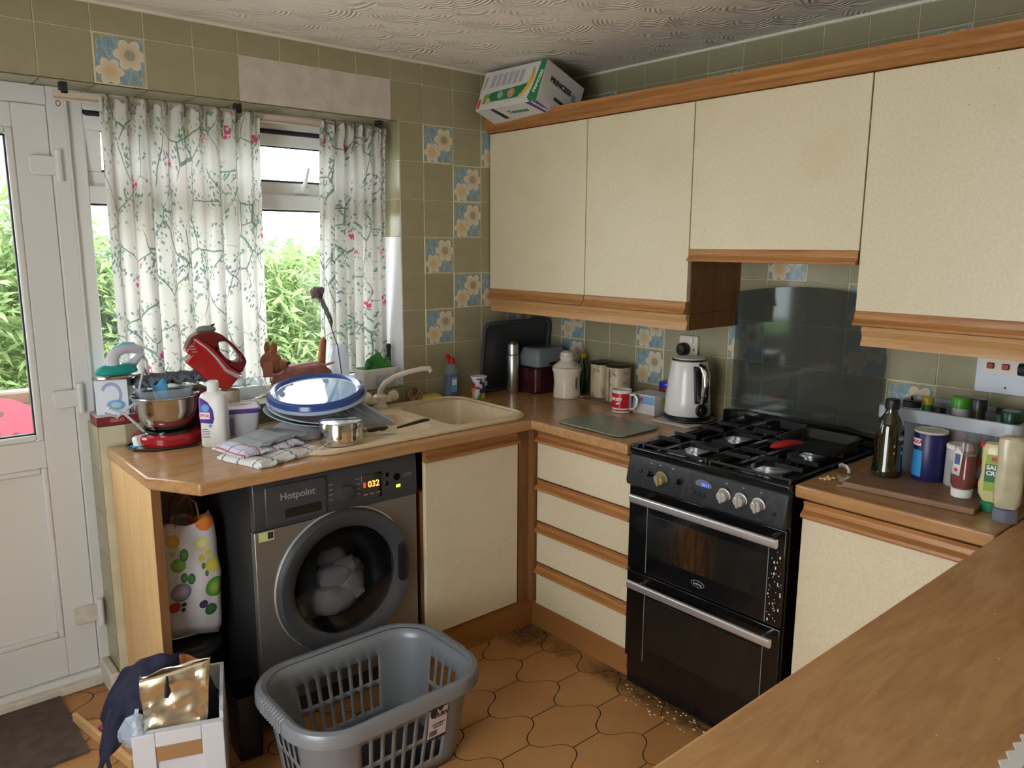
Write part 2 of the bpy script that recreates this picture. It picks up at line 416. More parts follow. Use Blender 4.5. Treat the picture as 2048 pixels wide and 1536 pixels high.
_tm = {}
def tile_mesh(wd, h, mat):
    key = (round(wd, 4), round(h, 4), mat)
    if key not in _tm:
        a, b = wd/2-.0012, h/2-.0012; c = .0018
        m = MB().add([(-a, .005, -b), (a, .005, -b), (a, .005, b), (-a, .005, b), (-a, .0016, -b), (a, .0016, -b), (a, .0016, b), (-a, .0016, b),
                      (-a+c, 0, -b+c), (a-c, 0, -b+c), (a-c, 0, b-c), (-a+c, 0, b-c)],
                     [(0, 1, 5, 4), (1, 2, 6, 5), (2, 3, 7, 6), (3, 0, 4, 7), (4, 5, 9, 8), (5, 6, 10, 9), (6, 7, 11, 10), (7, 4, 8, 11), (8, 9, 10, 11)])
        _tm[key] = mesh_of('tile', m, M[mat], 25, fix=False)
    return _tm[key]
def tile(parent, wd, h, loc, rot, mat='tile', nm=None):
    if wd < .012 or h < .012: return
    o = bpy.data.objects.new(nm or ('flower_tile' if mat == 'flower' else 'tile'), tile_mesh(wd, h, mat)); COL.objects.link(o); o.parent = parent
    o.location = loc; o.rotation_euler = rot
    return o
def rowz(r): return HC if r == 0 else R1-(r-1)*TP
FL_B = {(10, 1), (2, 2), (0, 2), (1, 3), (1, 4), (2, 5), (1, 6), (0, 6), (2, 7), (-1, 7)}   # (left column line, top row line)
for k in range(-3, 21):
    xl = X0-k*TP; xr = min(xl+TP, 0.0)
    if xl < -3.4: continue
    for r in range(0, 10):
        zt, zb = rowz(r), rowz(r+1)
        a, b = xl, xr
        if r == 0: zt -= .009
        if r == 9: zb = .86
        if r >= 2 and b <= REV+.001: continue
        if r >= 2: a = max(a, REV)
        elif a < REV-.001:
            if zb < SOF: zb = SOF
            if r == 1 and 3 < k <= 7: continue        # bare plaster patch
        tile(wall_back, b-a, zt-zb, ((a+b)/2, 0, (zt+zb)/2), (0, 0, 0), 'flower' if (k, r) in FL_B and b-a > .1 else 'tile')
part(wall_back, 'plaster_patch', MB().box(X0-7*TP+.001, -.001, SOF+.003, X0-3*TP-.001, .004, R1-.003), M['plaster_patch'], label='bare plaster patch above the window')
# upstand behind the worktop below the sill
for k in range(2, 11):
    a = max(X0-k*TP, -2.0); b = min(X0-k*TP+TP, REV)
    tile(wall_back, b-a, SILL-.002-.86, ((a+b)/2, 0, (SILL-.002+.86)/2), (0, 0, 0))
FL_R = {(-1, 1), (3, 1), (8, 1), (-2, 7), (-2, 8), (1, 7), (1, 8), (4, 7), (5, 5), (7, 6), (7, 7), (8, 8)}
for m in range(-3, 14):
    ya = min(Y0-m*TP, 0.0); yb = Y0-(m+1)*TP
    for r in range(0, 10):
        zt, zb = rowz(r), rowz(r+1)
        if r == 0: zt -= .009
        if r == 9: zb = .86
        if 2 <= r <= 4 and not (m in (5, 6, 7) and r == 4): continue   # hidden behind the wall cupboards
        tile(wall_right, ya-yb, zt-zb, (0, (ya+yb)/2, (zt+zb)/2), (0, 0, -pi/2), 'flower' if (m, r) in FL_R and ya-yb > .1 else 'tile')
# window reveal, soffit, sill and the low wall end by the door
for r in range(2, 5):
    zt, zb = min(rowz(r), SOF), rowz(r+1)
    tile(wall_back, .147, zt-zb, (REV, .0755, (zt+zb)/2), (0, 0, -pi/2))
part(wall_back, 'white_reveal', MB().box(REV-.0008, .002, SILL, REV+.004, .149, rowz(5)), pbr('white_paint', rgb(226, 226, 228), .7), label='white painted lower part of the window reveal')
for k in range(3, 20):
    a = X0-k*TP; b = min(a+TP, REV)
    tile(wall_back, b-a, .147, ((a+b)/2, .0755, SOF), (pi/2*-1, 0, 0), nm='soffit_tile')
for k in range(3, 11):
    a = max(X0-k*TP, -1.998); b = min(X0-k*TP+TP, REV)
    tile(wall_back, b-a, .147, ((a+b)/2, .0745, SILL), (pi/2, 0, pi), nm='sill_tile')
zz = SILL-.001
while zz > .02:
    zb = max(zz-TP, 0.0)
    tile(wall_back, .146, zz-zb, (-2.0, .0755, (zz+zb)/2), (0, 0, -pi/2)); zz = zb
# floor
floor = struct('floor', MB().box(-3.6, -4.8, -.12, .2, .28, -.0012), M['floorgrout'], 'floor of interlocking wavy brown tiles')
def floor_outline():
    NS = [(0, 0), (.08, .0062), (.18, .0100), (.30, .0092), (.40, .0052), (.455, .0022), (.475, .0040), (.5, 0), (.525, -.0040), (.545, -.0022), (.60, -.0052), (.70, -.0092), (.82, -.0100), (.92, -.0062)]
    L = (-.156, 0); TL = (-.06, .1); TRr = (.06, .1); Rr = (.156, 0); BR = (.06, -.1); BL = (-.06, -.1)
    def wave(a, b, out):
        dx, dy = b[0]-a[0], b[1]-a[1]; ln = sqrt(dx*dx+dy*dy); nx, ny = out
        return [(a[0]+dx*t+nx*n, a[1]+dy*t+ny*n) for t, n in NS]
    p = []
    ul = (-.72, .69); ll = (-.72, -.69)
    p += wave(L, TL, ul)
    p += [TL]
    # upper right is the neighbour's lower left seen from inside, shifted
    q = wave(L, BL, ll); q2 = [(x+.216, y+.1) for x, y in q] + [Rr]
    p += q2
    q = wave(L, TL, ul); q3 = [(x+.216, y-.1) for x, y in q]   # lower right, from BR up to R
    p += list(reversed(q3[1:] )) + [BR]
    q = wave(L, BL, ll)
    p += [BL] + list(reversed(q[1:]))
    return p
fo = floor_outline(); sh = .985
fo_s = [(x*(.1529/.156), y*.978) for x, y in fo]
ft = mesh_of('floor_tile', MB().prism(fo_s, -.006, 0.0), M['floortile'], 0)
for i in range(-2, 15):
    for j in range(-3, 25):
        cx = -.7215-.216*i; cy = -.844-.2*(j-5)-(.1 if i % 2 else 0)+.0
        if cx > -.33 or cx < -3.3 or cy > .21 or cy < -2.9 : continue
        o = bpy.data.objects.new('floor_tile', ft); COL.objects.link(o); o.parent = floor; o.location = (cx, cy, 0)
# skirting on the low wall end
part(wall_back, 'skirting', MB().box(-2.034, -.012, 0, -2.0005, .15, .085), M['upvc_dirty'], bevel=.008, label='chipped white skirting on the low wall end')

# ---------------------------------------------------------------- window
win = thing('window_1', None, None, (0, 0, 0)); win['kind'] = 'structure'; win['label'] = 'white plastic window with a tilted top sash'
WX0, WX1 = -1.978, REV-.001
fr = MB().box(WX0, .15, SILL, WX0+.052, .21, SOF).box(WX1-.05, .15, SILL, WX1, .21, SOF).box(WX0+.052, .15, SILL, WX1-.05, .21, SILL+.05).box(WX0+.052, .15, 1.995, WX1-.05, .21, SOF).box(WX0+.052, .15, 1.695, WX1-.05, .21, 1.752)
part(win, 'window_frame', fr, M['upvc'], bevel=.004)
gk = MB().box(WX0+.052, .175, 1.688, WX1-.05, .185, 1.695).box(WX0+.052, .175, SILL+.05, WX1-.05, .185, SILL+.056).box(WX0+.052, .175, SILL+.05, WX0+.057, .185, 1.695).box(WX0+.052, .16, 1.985, WX1-.05, .2, 1.996)
part(win, 'gasket', gk, M['gasket'])
part(win, 'glass_pane', MB().box(WX0+.053, .178, SILL+.05, WX1-.051, .182, 1.695), M['pane'])
sa = bpy.data.objects.new('top_sash', None)
S = T((WX0+WX1)/2, .165, 1.985) @ RX(9)
hw = (WX1-WX0)/2-.056
sash = MB().box(-hw, -.02, -.05, hw, .03, 0).box(-hw, -.02, -.235, hw, .03, -.185).box(-hw, -.02, -.185, -hw+.045, .03, -.05).box(hw-.045, -.02, -.185, hw, .03, -.05)
so = part(win, 'top_sash', sash.xf(S), M['upvc'], bevel=.004)
part(so, 'glass_pane', MB().box(-hw+.044, 0, -.186, hw-.044, .004, -.049).xf(S), M['pane'])
part(so, 'gasket', MB().box(-hw+.044, -.012, -.187, hw-.044, 0, -.178).box(-hw+.044, -.012, -.056, hw-.044, 0, -.05).box(-hw, -.0205, -.006, hw, -.018, .004).xf(S), M['gasket'])
hb = MB().box(.235-.03, -.032, -.222, .235+.03, -.02, -.2).tube([(.235, -.035, -.21), (.24, -.05, -.18), (.252, -.05, -.12)], [.008, .008, .006], 8)
part(so, 'handle', hb.xf(S), M['white'])
# ---------------------------------------------------------------- door
dr = thing('door_1', None, None, (0, 0, 0)); dr['kind'] = 'structure'; dr['label'] = 'white plastic back door with tall glass pane'
DX0, DX1 = -2.845, -2.032
GX0, GX1, GZ0, GZ1, PZ0, PZ1 = -2.745, -2.130, .91, 1.92, .2, .815
leaf = MB().box(DX0, .15, .05, GX0, .21, 1.995).box(GX1, .15, .05, DX1, .21, 1.995).box(GX0, .15, GZ1, GX1, .21, 1.995).box(GX0, .15, PZ1, GX1, .21, GZ0).box(GX0, .15, .05, GX1, .21, PZ0).box(GX0, .166, PZ0, GX1, .2, PZ1)
lf = part(dr, 'door_leaf', leaf, M['upvc'], bevel=.003)
def frame_rect(m, x0, x1, z0, z1, wd, ya, yb):
    return m.box(x0, ya, z0, x0+wd, yb, z1).box(x1-wd, ya, z0, x1, yb, z1).box(x0+wd, ya, z0, x1-wd, yb, z0+wd).box(x0+wd, ya, z1-wd, x1-wd, yb, z1)
part(lf, 'glazing_bead', frame_rect(MB(), GX0, GX1, GZ0, GZ1, .022, .146, .17), M['upvc'], bevel=.006)
part(lf, 'gasket', frame_rect(MB(), GX0+.021, GX1-.021, GZ0+.021, GZ1-.021, .006, .156, .175), M['gasket'])
part(lf, 'panel_bead', frame_rect(MB(), GX0, GX1, PZ0, PZ1, .02, .147, .17), M['upvc'], bevel=.006)
part(lf, 'glass_pane', MB().box(GX0+.01, .172, GZ0+.01, GX1-.01, .176, GZ1-.01), M['pane'])
jm = MB().box(-2.031, .138, .0, WX0-.0015, .205, SOF).box(-2.92, .138, 0, DX0-.002, .205, SOF).box(DX0-.002, .138, 1.997, -2.031, .205, SOF).box(DX0-.002, .135, 0, -2.031, .21, .048)
part(dr, 'door_frame', jm, M['upvc'], bevel=.004)
part(dr, 'frame_bead', MB().box(WX0-.004, .133, .0, WX0+.004, .14, SOF), M['upvc'], bevel=.002)
part(dr, 'threshold', MB().box(DX0, .105, 0, -2.005, .137, .03), M['upvc_dirty'], bevel=.005)
for hz in (1.808, 1.045, .265):
    h = part(dr, 'hinge', MB().prism(rrect(-2.098, hz-.03, -2.02, hz+.03, .014), .128, .1495, ax='y'), M['upvc'] if hz > .5 else M['upvc_dirty'], bevel=.003)
    part(h, 'hinge_barrel', MB().cyl(.011, hz-.05, hz+.05, 12, c=(-2.016, .128)), M['upvc'])
# ================================================================ the garden
M['paving'] = pbr('paving', rgb(120, 112, 100), .9, var=.2, vs=3, bump=.3)
M['grass'] = pbr('lawn', rgb(96, 128, 56), .95, var=.3, vs=20)
onemesh('patio', MB().box(-8, .29, -.2, 8, 2.55, -.08), M['paving'], 'paved patio outside the back door', 'patio', kind='structure')
onemesh('lawn', MB().box(-14, 2.55, -.2, 14, 22, -.09), M['grass'], 'green lawn beyond the patio', 'lawn', kind='structure')
# low garden wall
gw = thing('garden_wall', 'low brown brick wall below the bushes', 'wall', (0, 2.62, -.09))
M['brick'] = pbr('brick', rgb(88, 66, 56), .9, var=.25, vs=9, bump=.3)
bk = mesh_of('brick', MB().box(-.104, -.05, -.03, .104, .05, .03), M['brick'], 0)
part(gw, 'mortar_core', MB().box(-3.2, -.045, 0, -1.4, .045, .78), M['paving'])
for r in range(12):
    for i in range(17):
        x = -3.1+i*.216+(.108 if r % 2 else 0)
        if x > -1.45: continue
        o = bpy.data.objects.new('brick', bk); COL.objects.link(o); o.parent = gw; o.location = (x, -.004, .033+r*.064)
# leafy bushes
def leafmat(nm, c1, c2):
    g = G(nm); n = g.noise(g.pos(), 9, 3); c = g.mix(n.smooth(.3, .7), c1, c2)
    return cloth_mix(g, c, .4)
LM = [leafmat('leaf_bright', rgb(124, 150, 98), rgb(166, 184, 134)), leafmat('leaf_mid', rgb(106, 134, 98), rgb(142, 164, 126)), leafmat('leaf_blue', rgb(100, 124, 110), rgb(134, 154, 138))]
M['bark'] = pbr('bark', rgb(94, 76, 56), .9, var=.2)
def bush(name, label, c, R, n, ll, mat, lw=.28, sag=.3):
    t = thing(name, label, 'bush', (c[0], c[1], -.09))
    st = MB()
    for i in range(7):
        a = random.uniform(0, 6.28); q = random.uniform(.3, .8)
        st.tube([(0, 0, 0), (cos(a)*R[0]*q*.4, sin(a)*R[1]*q*.4, c[2]*.6), (cos(a)*R[0]*q, sin(a)*R[1]*q, c[2]+R[2]*.5)], [.02, .013, .005], 5)
    part(t, 'stem', st, M['bark'])
    lv = MB()
    for i in range(n):
        while True:
            p = Vector((random.uniform(-1, 1), random.uniform(-1, 1), random.uniform(-1, 1)))
            if .25 < p.length < 1: break
        lump = .82+.3*mnoise.noise(p*2.4+Vector(c))
        p = Vector((p.x*R[0]*lump, p.y*R[1]*lump, c[2]+.09+p.z*R[2]*lump))
        if p.z < .1: continue
        d = Vector((random.gauss(0, 1), random.gauss(-.3, 1), random.gauss(-sag, .6))).normalized()
        s_ = d.cross(Vector((random.gauss(0, .5), random.gauss(0, .5), 1))).normalized()
        L = ll*random.uniform(.6, 1.3); W = L*lw; up = s_.cross(d)*L*.10
        lv.add([p[:], (p+d*L*.35+s_*W*.5+up)[:], (p+d*L)[:], (p+d*L*.35-s_*W*.5+up)[:]], [(0, 1, 2, 3)])
    part(t, 'leaves', lv, mat, smooth=0, kind='stuff', fix=False)
    return t
bush('leafy_shrub', 'bright green leafy shrub behind the red chair', (-1.75, 3.5, 1.1), (.95, .65, 1.05), 6000, .125, LM[0])
bush('leafy_shrub', 'pale feathery shrub left of the others beyond the door glass', (-2.7, 3.9, 1.2), (.8, .6, 1.2), 4200, .11, LM[1], .22)
bush('leafy_shrub', 'blue green shrub seen behind the left curtain edge', (-.75, 3.7, .85), (.75, .6, .95), 4600, .115, LM[2], .22)
bush('leafy_shrub', 'fresh green arching shrub framed between the curtains', (.25, 3.4, .82), (.85, .7, .92), 6400, .14, LM[0], .2)
bush('leafy_shrub', 'dense green shrub behind the right curtain', (1.5, 3.8, .85), (.9, .7, .9), 4200, .125, LM[1], .22)
bush('hedge', 'tall soft green hedge at the end of the garden', (.6, 8.5, .8), (6.5, .8, 1.0), 5200, .32, LM[1], .4)
# telephone cable and red chair
onemesh('overhead_cable', MB().tube([(-6+i*.8, 7.0, 2.80+.005*(i-9.8)**2) for i in range(18)], .012, 6), M['black'], 'dark cable sagging across the white sky', 'cable')
ch = thing('garden_chair', 'red plastic garden chair outside the back door', 'chair', (-2.02, 1.66, -.08), 8)
M['redplastic'] = pbr('chair_red_plastic', rgb(206, 62, 78), .4)  # one even red for every part of the chair
def chair_back():
    W, H = .27, .44; out = []
    for i in range(21):
        a = pi*i/20; out.append((-W*cos(a), .40+.44*sin(a)**.6 if 0 < i < 20 else .40))
    pts = [(-W, .38)]+[(x, z) for x, z in out]+[(W, .38)]
    holes = []
    for k in range(-2, 3):
        x0 = k*.085; zt = .70-abs(k)*.045
        holes.append(rrect(x0-.018, .46, x0+.018, zt, .016, 3))
    holes.append(rrect(-.05, .74, .05, .77, .012, 3))
    m = MB().holed(pts, holes, 0, .012)
    return m.xf(Matrix(((1, 0, 0, 0), (0, 0, 1, 0), (0, 1, 0, 0), (0, 0, 0, 1)))).warp(lambda x, y, z: (x, y+x*x*-1.2+(z-.4)*.22+.23, z))
part(ch, 'backrest', chair_back(), M['redplastic'])
part(ch, 'seat', MB().prism(rrect(-.25, -.25, .25, .25, .08), .40, .425), M['redplastic'], bevel=.008)
for sx in (-1, 1):
    for sy in (-1, 1): part(ch, 'leg', MB().tube([(sx*.22, sy*.22, .41), (sx*.27, sy*.27, 0)], [.03, .022], 8), M['redplastic'])
    part(ch, 'armrest', MB().tube([(sx*.26, .25, .64), (sx*.29, .05, .65), (sx*.29, -.2, .63), (sx*.26, -.24, .42)], .022, 8, sq=.6), M['redplastic'])
# ================================================================ fitted units
ZW = .893; WT = .038; FY = -.615; FX = -.615
# ---- worktops
wt = MB().holed([(-1.98, -.002), (-1.98, -.452), (-1.885, FY), (FX, FY), (FX, -1.098), (-.003, -1.098), (-.003, -.002)],
                [rrect(-1.235, -.545, -.592, -.105, .05, 3)[::-1]], ZW-WT, ZW)
onemesh('worktop', wt, M['worktop'], 'oak effect laminate worktop running under the window and round to the cooker', 'worktop', bevel=.006, seg=3)
onemesh('worktop', MB().box(-.585, -2.215, ZW-WT, -.003, -1.702, ZW), M['worktop_y'], 'short oak effect worktop right of the cooker with the cutting board', 'worktop', bevel=.006, seg=3)
bar = thing('breakfast_bar', 'wide oak effect breakfast bar in the right foreground', 'counter', (0, 0, 0))
part(bar, 'bar_top', MB().box(-2.28, -3.05, ZW-WT, -.003, -2.218, ZW), M['bar'], bevel=.008, seg=3)
part(bar, 'base_panel', MB().box(-2.2, -2.95, 0, -.02, -2.30, ZW-WT), M['oakend'])
# ---- base units
CAR = pbr('carcass_board', rgb(196, 180, 150), .6)
su = thing('base_cabinet', 'cream sink cabinet with oak rail, right of the washing machine', 'cabinet', (0, 0, 0))
part(su, 'carcass', MB().box(-1.095, -.555, .13, -.662, -.02, .69), M['oakdark'])
d = part(su, 'door', MB().box(-1.092, -.575, .135, -.652, -.557, .80), M['door'], bevel=.002)
def rail_prof(o, z0, z1):   # (outward, z) profile of an oak finger rail: flat top, ogee bottom lip
    h = z1-z0
    return [(0, z0), (o*.75, z0), (o, z0+h*.12), (o*.95, z0+h*.3), (o*.55, z0+h*.5), (o*.45, z0+h*.75), (o*.62, z1), (0, z1)]
part(d, 'finger_rail', MB().add([(-1.092, -.575-p[0]+.018, p[1]) for p in rail_prof(.036, .80, .848)]+[(-.652, -.575-p[0]+.018, p[1]) for p in rail_prof(.036, .80, .848)],
     [tuple(range(8)), tuple(range(15, 7, -1))]+[(i, (i+1) % 8, 8+(i+1) % 8, 8+i) for i in range(8)]), M['oakrail_x'], bevel=.0015)
onemesh('corner_post', MB().box(-.645, -.57, .13, -.592, -.52, ZW-WT).box(-.592, -.60, .13, -.555, -.52, ZW-WT), M['oakdark'], 'dark oak post in the inner corner of the base units', 'post')
du = thing('drawer_unit', 'cream four drawer unit with oak rails, left of the cooker', 'drawers', (0, 0, 0))
part(du, 'carcass', MB().box(-.553, -1.095, .13, -.02, -.60, ZW-WT), M['oakdark'])
DZ = [(.652, .843), (.475, .648), (.30, .471), (.118, .296)]
def railbar(y0, y1, x, z0, z1, o):
    pr = rail_prof(o, z0, z1)
    return MB().add([(x-p[0], y0, p[1]) for p in pr]+[(x-p[0], y1, p[1]) for p in pr], [tuple(range(8)), tuple(range(15, 7, -1))]+[(i, (i+1) % 8, 8+(i+1) % 8, 8+i) for i in range(8)])
for i, (z0, z1) in enumerate(DZ):
    f = part(du, 'drawer', MB().box(-.575, -1.094, z0, -.555, -.604, z1-.044), M['door'], bevel=.002)
    part(f, 'finger_rail', railbar(-1.094, -.604, -.557, z1-.044, z1, .036), M['oakrail'], bevel=.0015)
onemesh('plinth', MB().box(-1.10, -.553, 0, -.545, -.535, .128), M['plinth'], 'brown plinth below the sink cabinet', 'plinth')
onemesh('plinth', MB().box(-.551, -1.096, 0, -.533, -.555, .128), M['plinth'], 'brown plinth below the four drawers', 'plinth')
ru = thing('base_cabinet', 'stained cream cabinet between the cooker and the breakfast bar', 'cabinet', (0, 0, 0))
part(ru, 'carcass', MB().box(-.545, -2.21, .1, -.02, -1.722, ZW-WT), M['oakdark'])
d = part(ru, 'door', MB().box(-.567, -2.205, .12, -.547, -1.722, .795), M['door'], bevel=.002)
part(d, 'finger_rail', railbar(-2.205, -1.722, -.549, .795, .846, .034), M['oakrail'], bevel=.0015)
onemesh('plinth', MB().box(-.535, -2.21, 0, -.515, -1.71, .098), M['plinth'], 'brown plinth below the stained cabinet beside the bar', 'plinth')
ep = thing('end_panel', 'pale oak end panel holding up the worktop beside the back door', 'panel', (0, 0, 0))
part(ep, 'panel', MB().box(-1.972, -.448, 0, -1.946, -.003, ZW-WT), M['oakend'], bevel=.001)
part(ep, 'edge_strip', MB().box(-1.972, -.452, 0, -1.946, -.4485, ZW-WT), M['oakdark'])

# ---- wall units
UX = -.33
def wall_unit(label, y1, y0, zb, doors, grp=None):
    t = thing('wall_cabinet', label, 'cabinet', (0, 0, 0), group=grp)
    part(t, 'carcass', MB().box(UX+.022, y0+.001, zb, -.003, y1-.001, 2.05), M['oakdark'])
    for a, b in doors:
        d = part(t, 'door', MB().box(UX, b+.002, zb+.042, UX+.02, a-.002, 2.045), M['door'], bevel=.0015)
        part(d, 'finger_rail', railbar_down(b+.002, a-.002, UX+.018, zb+.0, zb+.042), M['oakrail'], bevel=.0015)
    return t
def railbar_down(y0, y1, x, z0, z1):
    h = z1-z0; o = .03
    pr = [(0, z0), (o*1.15, z0), (o*1.2, z0+h*.18), (o*.95, z0+h*.3), (o*.75, z0+h*.5), (o*.8, z0+h*.75), (o*.68, z1), (0, z1)]
    return MB().add([(x-p[0], y0, p[1]) for p in pr]+[(x-p[0], y1, p[1]) for p in pr], [tuple(range(8)), tuple(range(15, 7, -1))]+[(i, (i+1) % 8, 8+(i+1) % 8, 8+i) for i in range(8)])
wall_unit('cream wall cupboard in the corner next to the window wall', -.004, -.605, 1.325, [(-.004, -.605)])
u2 = wall_unit('cream wall cupboard above the kettle, second from the corner', -.605, -1.108, 1.325, [(-.605, -1.108)])
wall_unit('short cream wall cupboard directly above the cooker', -1.108, -1.712, 1.51, [(-1.108, -1.712)])
wall_unit('cream wall cupboard at the right edge above the spice box', -1.712, -2.33, 1.335, [(-1.712, -2.33)])
def mould(prof, y0, y1):
    n = len(prof)
    return MB().add([(x, y0, z) for x, z in prof]+[(x, y1, z) for x, z in prof], [tuple(range(n)), tuple(range(2*n-1, n-1, -1))]+[(i, (i+1) % n, n+(i+1) % n, n+i) for i in range(n)])
PEL = [(-.31, 1.322), (-.326, 1.322), (-.330, 1.31), (-.324, 1.302), (-.319, 1.292), (-.322, 1.284), (-.326, 1.272), (-.326, 1.265), (-.306, 1.265), (-.306, 1.322)]
M['pelmet'] = wood('pale_oak_pelmet', rgb(176, 132, 84), rgb(198, 156, 106), 'y', 1.0, .4, 16)
onemesh('pelmet', mould(PEL, -1.106, -.004), M['pelmet'], 'oak pelmet below the two corner wall cupboards', 'pelmet')
part(bpy.data.objects['pelmet'], 'return', MB().box(-.31, -1.107, 1.265, -.003, -1.095, 1.324), M['oakdark'])
onemesh('pelmet', mould([(x, z+.01) for x, z in PEL], -2.33, -1.735), M['pelmet'], 'oak pelmet below the right hand wall cupboard', 'pelmet')
COR = [(-.30, 2.048), (-.338, 2.048), (-.345, 2.056), (-.343, 2.064), (-.352, 2.070), (-.352, 2.082), (-.366, 2.094), (-.37, 2.104), (-.30, 2.104)]
onemesh('cornice', mould(COR, -2.33, -.004), M['oakrail'], 'long oak cornice along the top of the wall cupboards', 'cornice')
# ================================================================ washing machine
M['wm_front'] = pbr('graphite_silver', (.30, .30, .295, 1), .36, .75)
M['wm_panel'] = pbr('dark_graphite', rgb(72, 74, 80), .34, .3)
M['wm_side'] = pbr('graphite_side', rgb(58, 58, 60), .4, .4)
M['wm_ring'] = pbr('smoked_plastic', rgb(66, 68, 72), .22)
M['wm_glass'] = pbr('smoked_glass', rgb(10, 11, 14), .05, coat=.5)
WMX = -1.415; WMF = -.556
wm = thing('washing_machine', 'graphite front loading washing machine under the worktop', 'washing machine', (WMX, 0, 0))
W2 = .298
part(wm, 'body', MB().box(-W2, -.525, .015, -W2+.012, -.03, .845).box(W2-.012, -.525, .015, W2, -.03, .845).box(-W2+.012, -.525, .833, W2-.012, -.03, .845).box(-W2+.012, -.042, .015, W2-.012, -.03, .833).box(-W2+.012, -.525, .015, W2-.012, -.042, .03), M['wm_side'])
for c_ in ((-.26, -.48), (.26, -.48), (-.26, -.08), (.26, -.08)): part(wm, 'foot', MB().cyl(.02, 0, .016, 12, c=c_), M['black'])
DCX, DCZ, DR = 0.005, .452, .245
fpan = MB().holed([(-W2, .085), (W2, .085), (W2, .692), (.0, .692), (-.06, .69), (-.11, .684), (-W2, .684)], [[(DCX+.232*cos(a*pi/24), DCZ+.232*sin(a*pi/24)) for a in range(48)]], 0, .03)
XZ = Matrix(((1, 0, 0, 0), (0, 0, -1, 0), (0, 1, 0, 0), (0, 0, 0, 1)))   # local xy -> xz, z -> -y
def onfront(m, y): return m.xf(T(0, y, 0) @ XZ)
part(wm, 'front_panel', onfront(fpan, -.526), M['wm_front'], bevel=.004)
part(wm, 'kick_panel', MB().box(-W2, -.55, .02, W2, -.526, .083), M['wm_side'], bevel=.003)
part(wm, 'control_panel', MB().prism([(-.526, .687), (-.556, .687), (-.562, .70), (-.558, .83), (-.548, .845), (-.526, .845)], -W2, W2, ax='x'), M['wm_panel'], bevel=.003)
dw = part(wm, 'detergent_drawer', MB().box(-.262, -.5665, .70, -.055, -.556, .825), M['wm_panel'], bevel=.004)
part(dw, 'grip_recess', MB().box(-.20, -.568, .715, -.075, -.5663, .745), M['black'], bevel=.004)
part(dw, 'brand_lettering', text('Hotpoint', .032, .012).xf(T(-.155, -.5668, .785) @ RX(90)), M['printgrey'])
kn = part(wm, 'program_knob', MB().lathe([(.036, 0), (.036, .004), (.026, .006), (.025, .02), (.018, .022)], 28).xf(T(.012, -.559, .755) @ RX(90)), M['wm_panel'])
pm = MB()
for i in range(5): pm.box(-.045, -.5612, .72+i*.017, -.030, -.5592, .7225+i*.017).box(.055, -.5612, .72+i*.017, .07, -.5592, .7225+i*.017)
part(kn, 'program_marks', pm, M['printgrey'], kind='stuff')
dp = part(wm, 'display', MB().box(.075, -.5625, .71, .155, -.559, .80), M['wm_glass'], bevel=.002)
M['led'] = pbr('orange_led', rgb(255, 150, 70), .5, emit=(rgb(255, 130, 50), 3.0))
M['ledred'] = pbr('red_led', rgb(255, 60, 40), .5, emit=(rgb(255, 50, 30), 2.0))
M['ledgreen'] = pbr('green_led', rgb(220, 255, 90), .5, emit=(rgb(210, 255, 80), 1.6))
part(dp, 'digits', text('032', .03, .02).xf(T(.122, -.5627, .762) @ RX(90)), M['led'])
part(dp, 'status_light', MB().box(.083, -.5632, .755, .09, -.5626, .772), M['ledred'])
part(dp, 'small_print', MB().box(.083, -.563, .728, .098, -.5626, .731).box(.107, -.563, .728, .122, -.5626, .731).box(.131, -.563, .728, .147, -.5626, .731), M['printgrey'], kind='stuff')
for i, (x, z) in enumerate(((.175, .782), (.175, .752))):
    part(wm, 'button', MB().box(x-.009, -.562, z-.008, x+.009, -.558, z+.008), M['wm_glass'], bevel=.002)
part(wm, 'start_button', MB().cyl(.013, 0, .004, 20).xf(T(.215, -.558, .768) @ RX(90)), M['wm_glass'])
part(wm, 'start_light', MB().box(.212, -.5625, .73, .228, -.56, .74), M['ledgreen'])
part(wm, 'small_print', MB().box(.24, -.5612, .772, .28, -.5607, .774).box(.24, -.5612, .765, .275, -.5607, .767), M['printgrey'])
dd = part(wm, 'door', MB().lathe([(.185, -.012), (.185, .010), (.20, .022), (.228, .034), (.240, .036), (.245, .028), (.246, .0)], 56, cap=False).xf(T(DCX, -.556, DCZ) @ RX(90)), M['wm_ring'])
part(dd, 'chrome_rim', MB().tube([(DCX+.247*cos(a*pi/28), -.557, DCZ+.247*sin(a*pi/28)) for a in range(56)], .004, 6, closed=True), M['alu'])
part(dd, 'drum', MB().lathe([(.18, .0), (.18, -.25), (.02, -.30)], 40, cap=False).xf(T(DCX, -.556, DCZ) @ RX(90)), M['black'])
part(dd, 'porthole_glass', MB().lathe([(.186, .012), (.178, .006), (.150, -.006), (.110, -.014), (.05, -.02), (.0, -.021)], 48, cap=False).xf(T(DCX, -.556, DCZ) @ RX(90)), glassy('porthole_glass', (.55, .56, .60, 1), .9, .05))
part(dd, 'handle_recess', MB().prism([(DCX+.197, .40), (DCX+.213, .40), (DCX+.216, .50), (DCX+.207, .54), (DCX+.197, .53)], -.602, -.576, ax='y'), M['black'])
M['washload'] = pbr('wet_laundry', rgb(176, 172, 166), .85, bump=.4, bs=20)
ld = MB()
for i, (x, z, r) in enumerate(((-.01, .35, .085), (.05, .37, .08), (.01, .42, .07), (.06, .44, .06), (-.06, .34, .07), (.03, .33, .085), (.09, .40, .06), (.03, .47, .045))):
    ld.ball((DCX+x, -.475+.010*i, z), r, r*.62, r*.72, 14, 8)
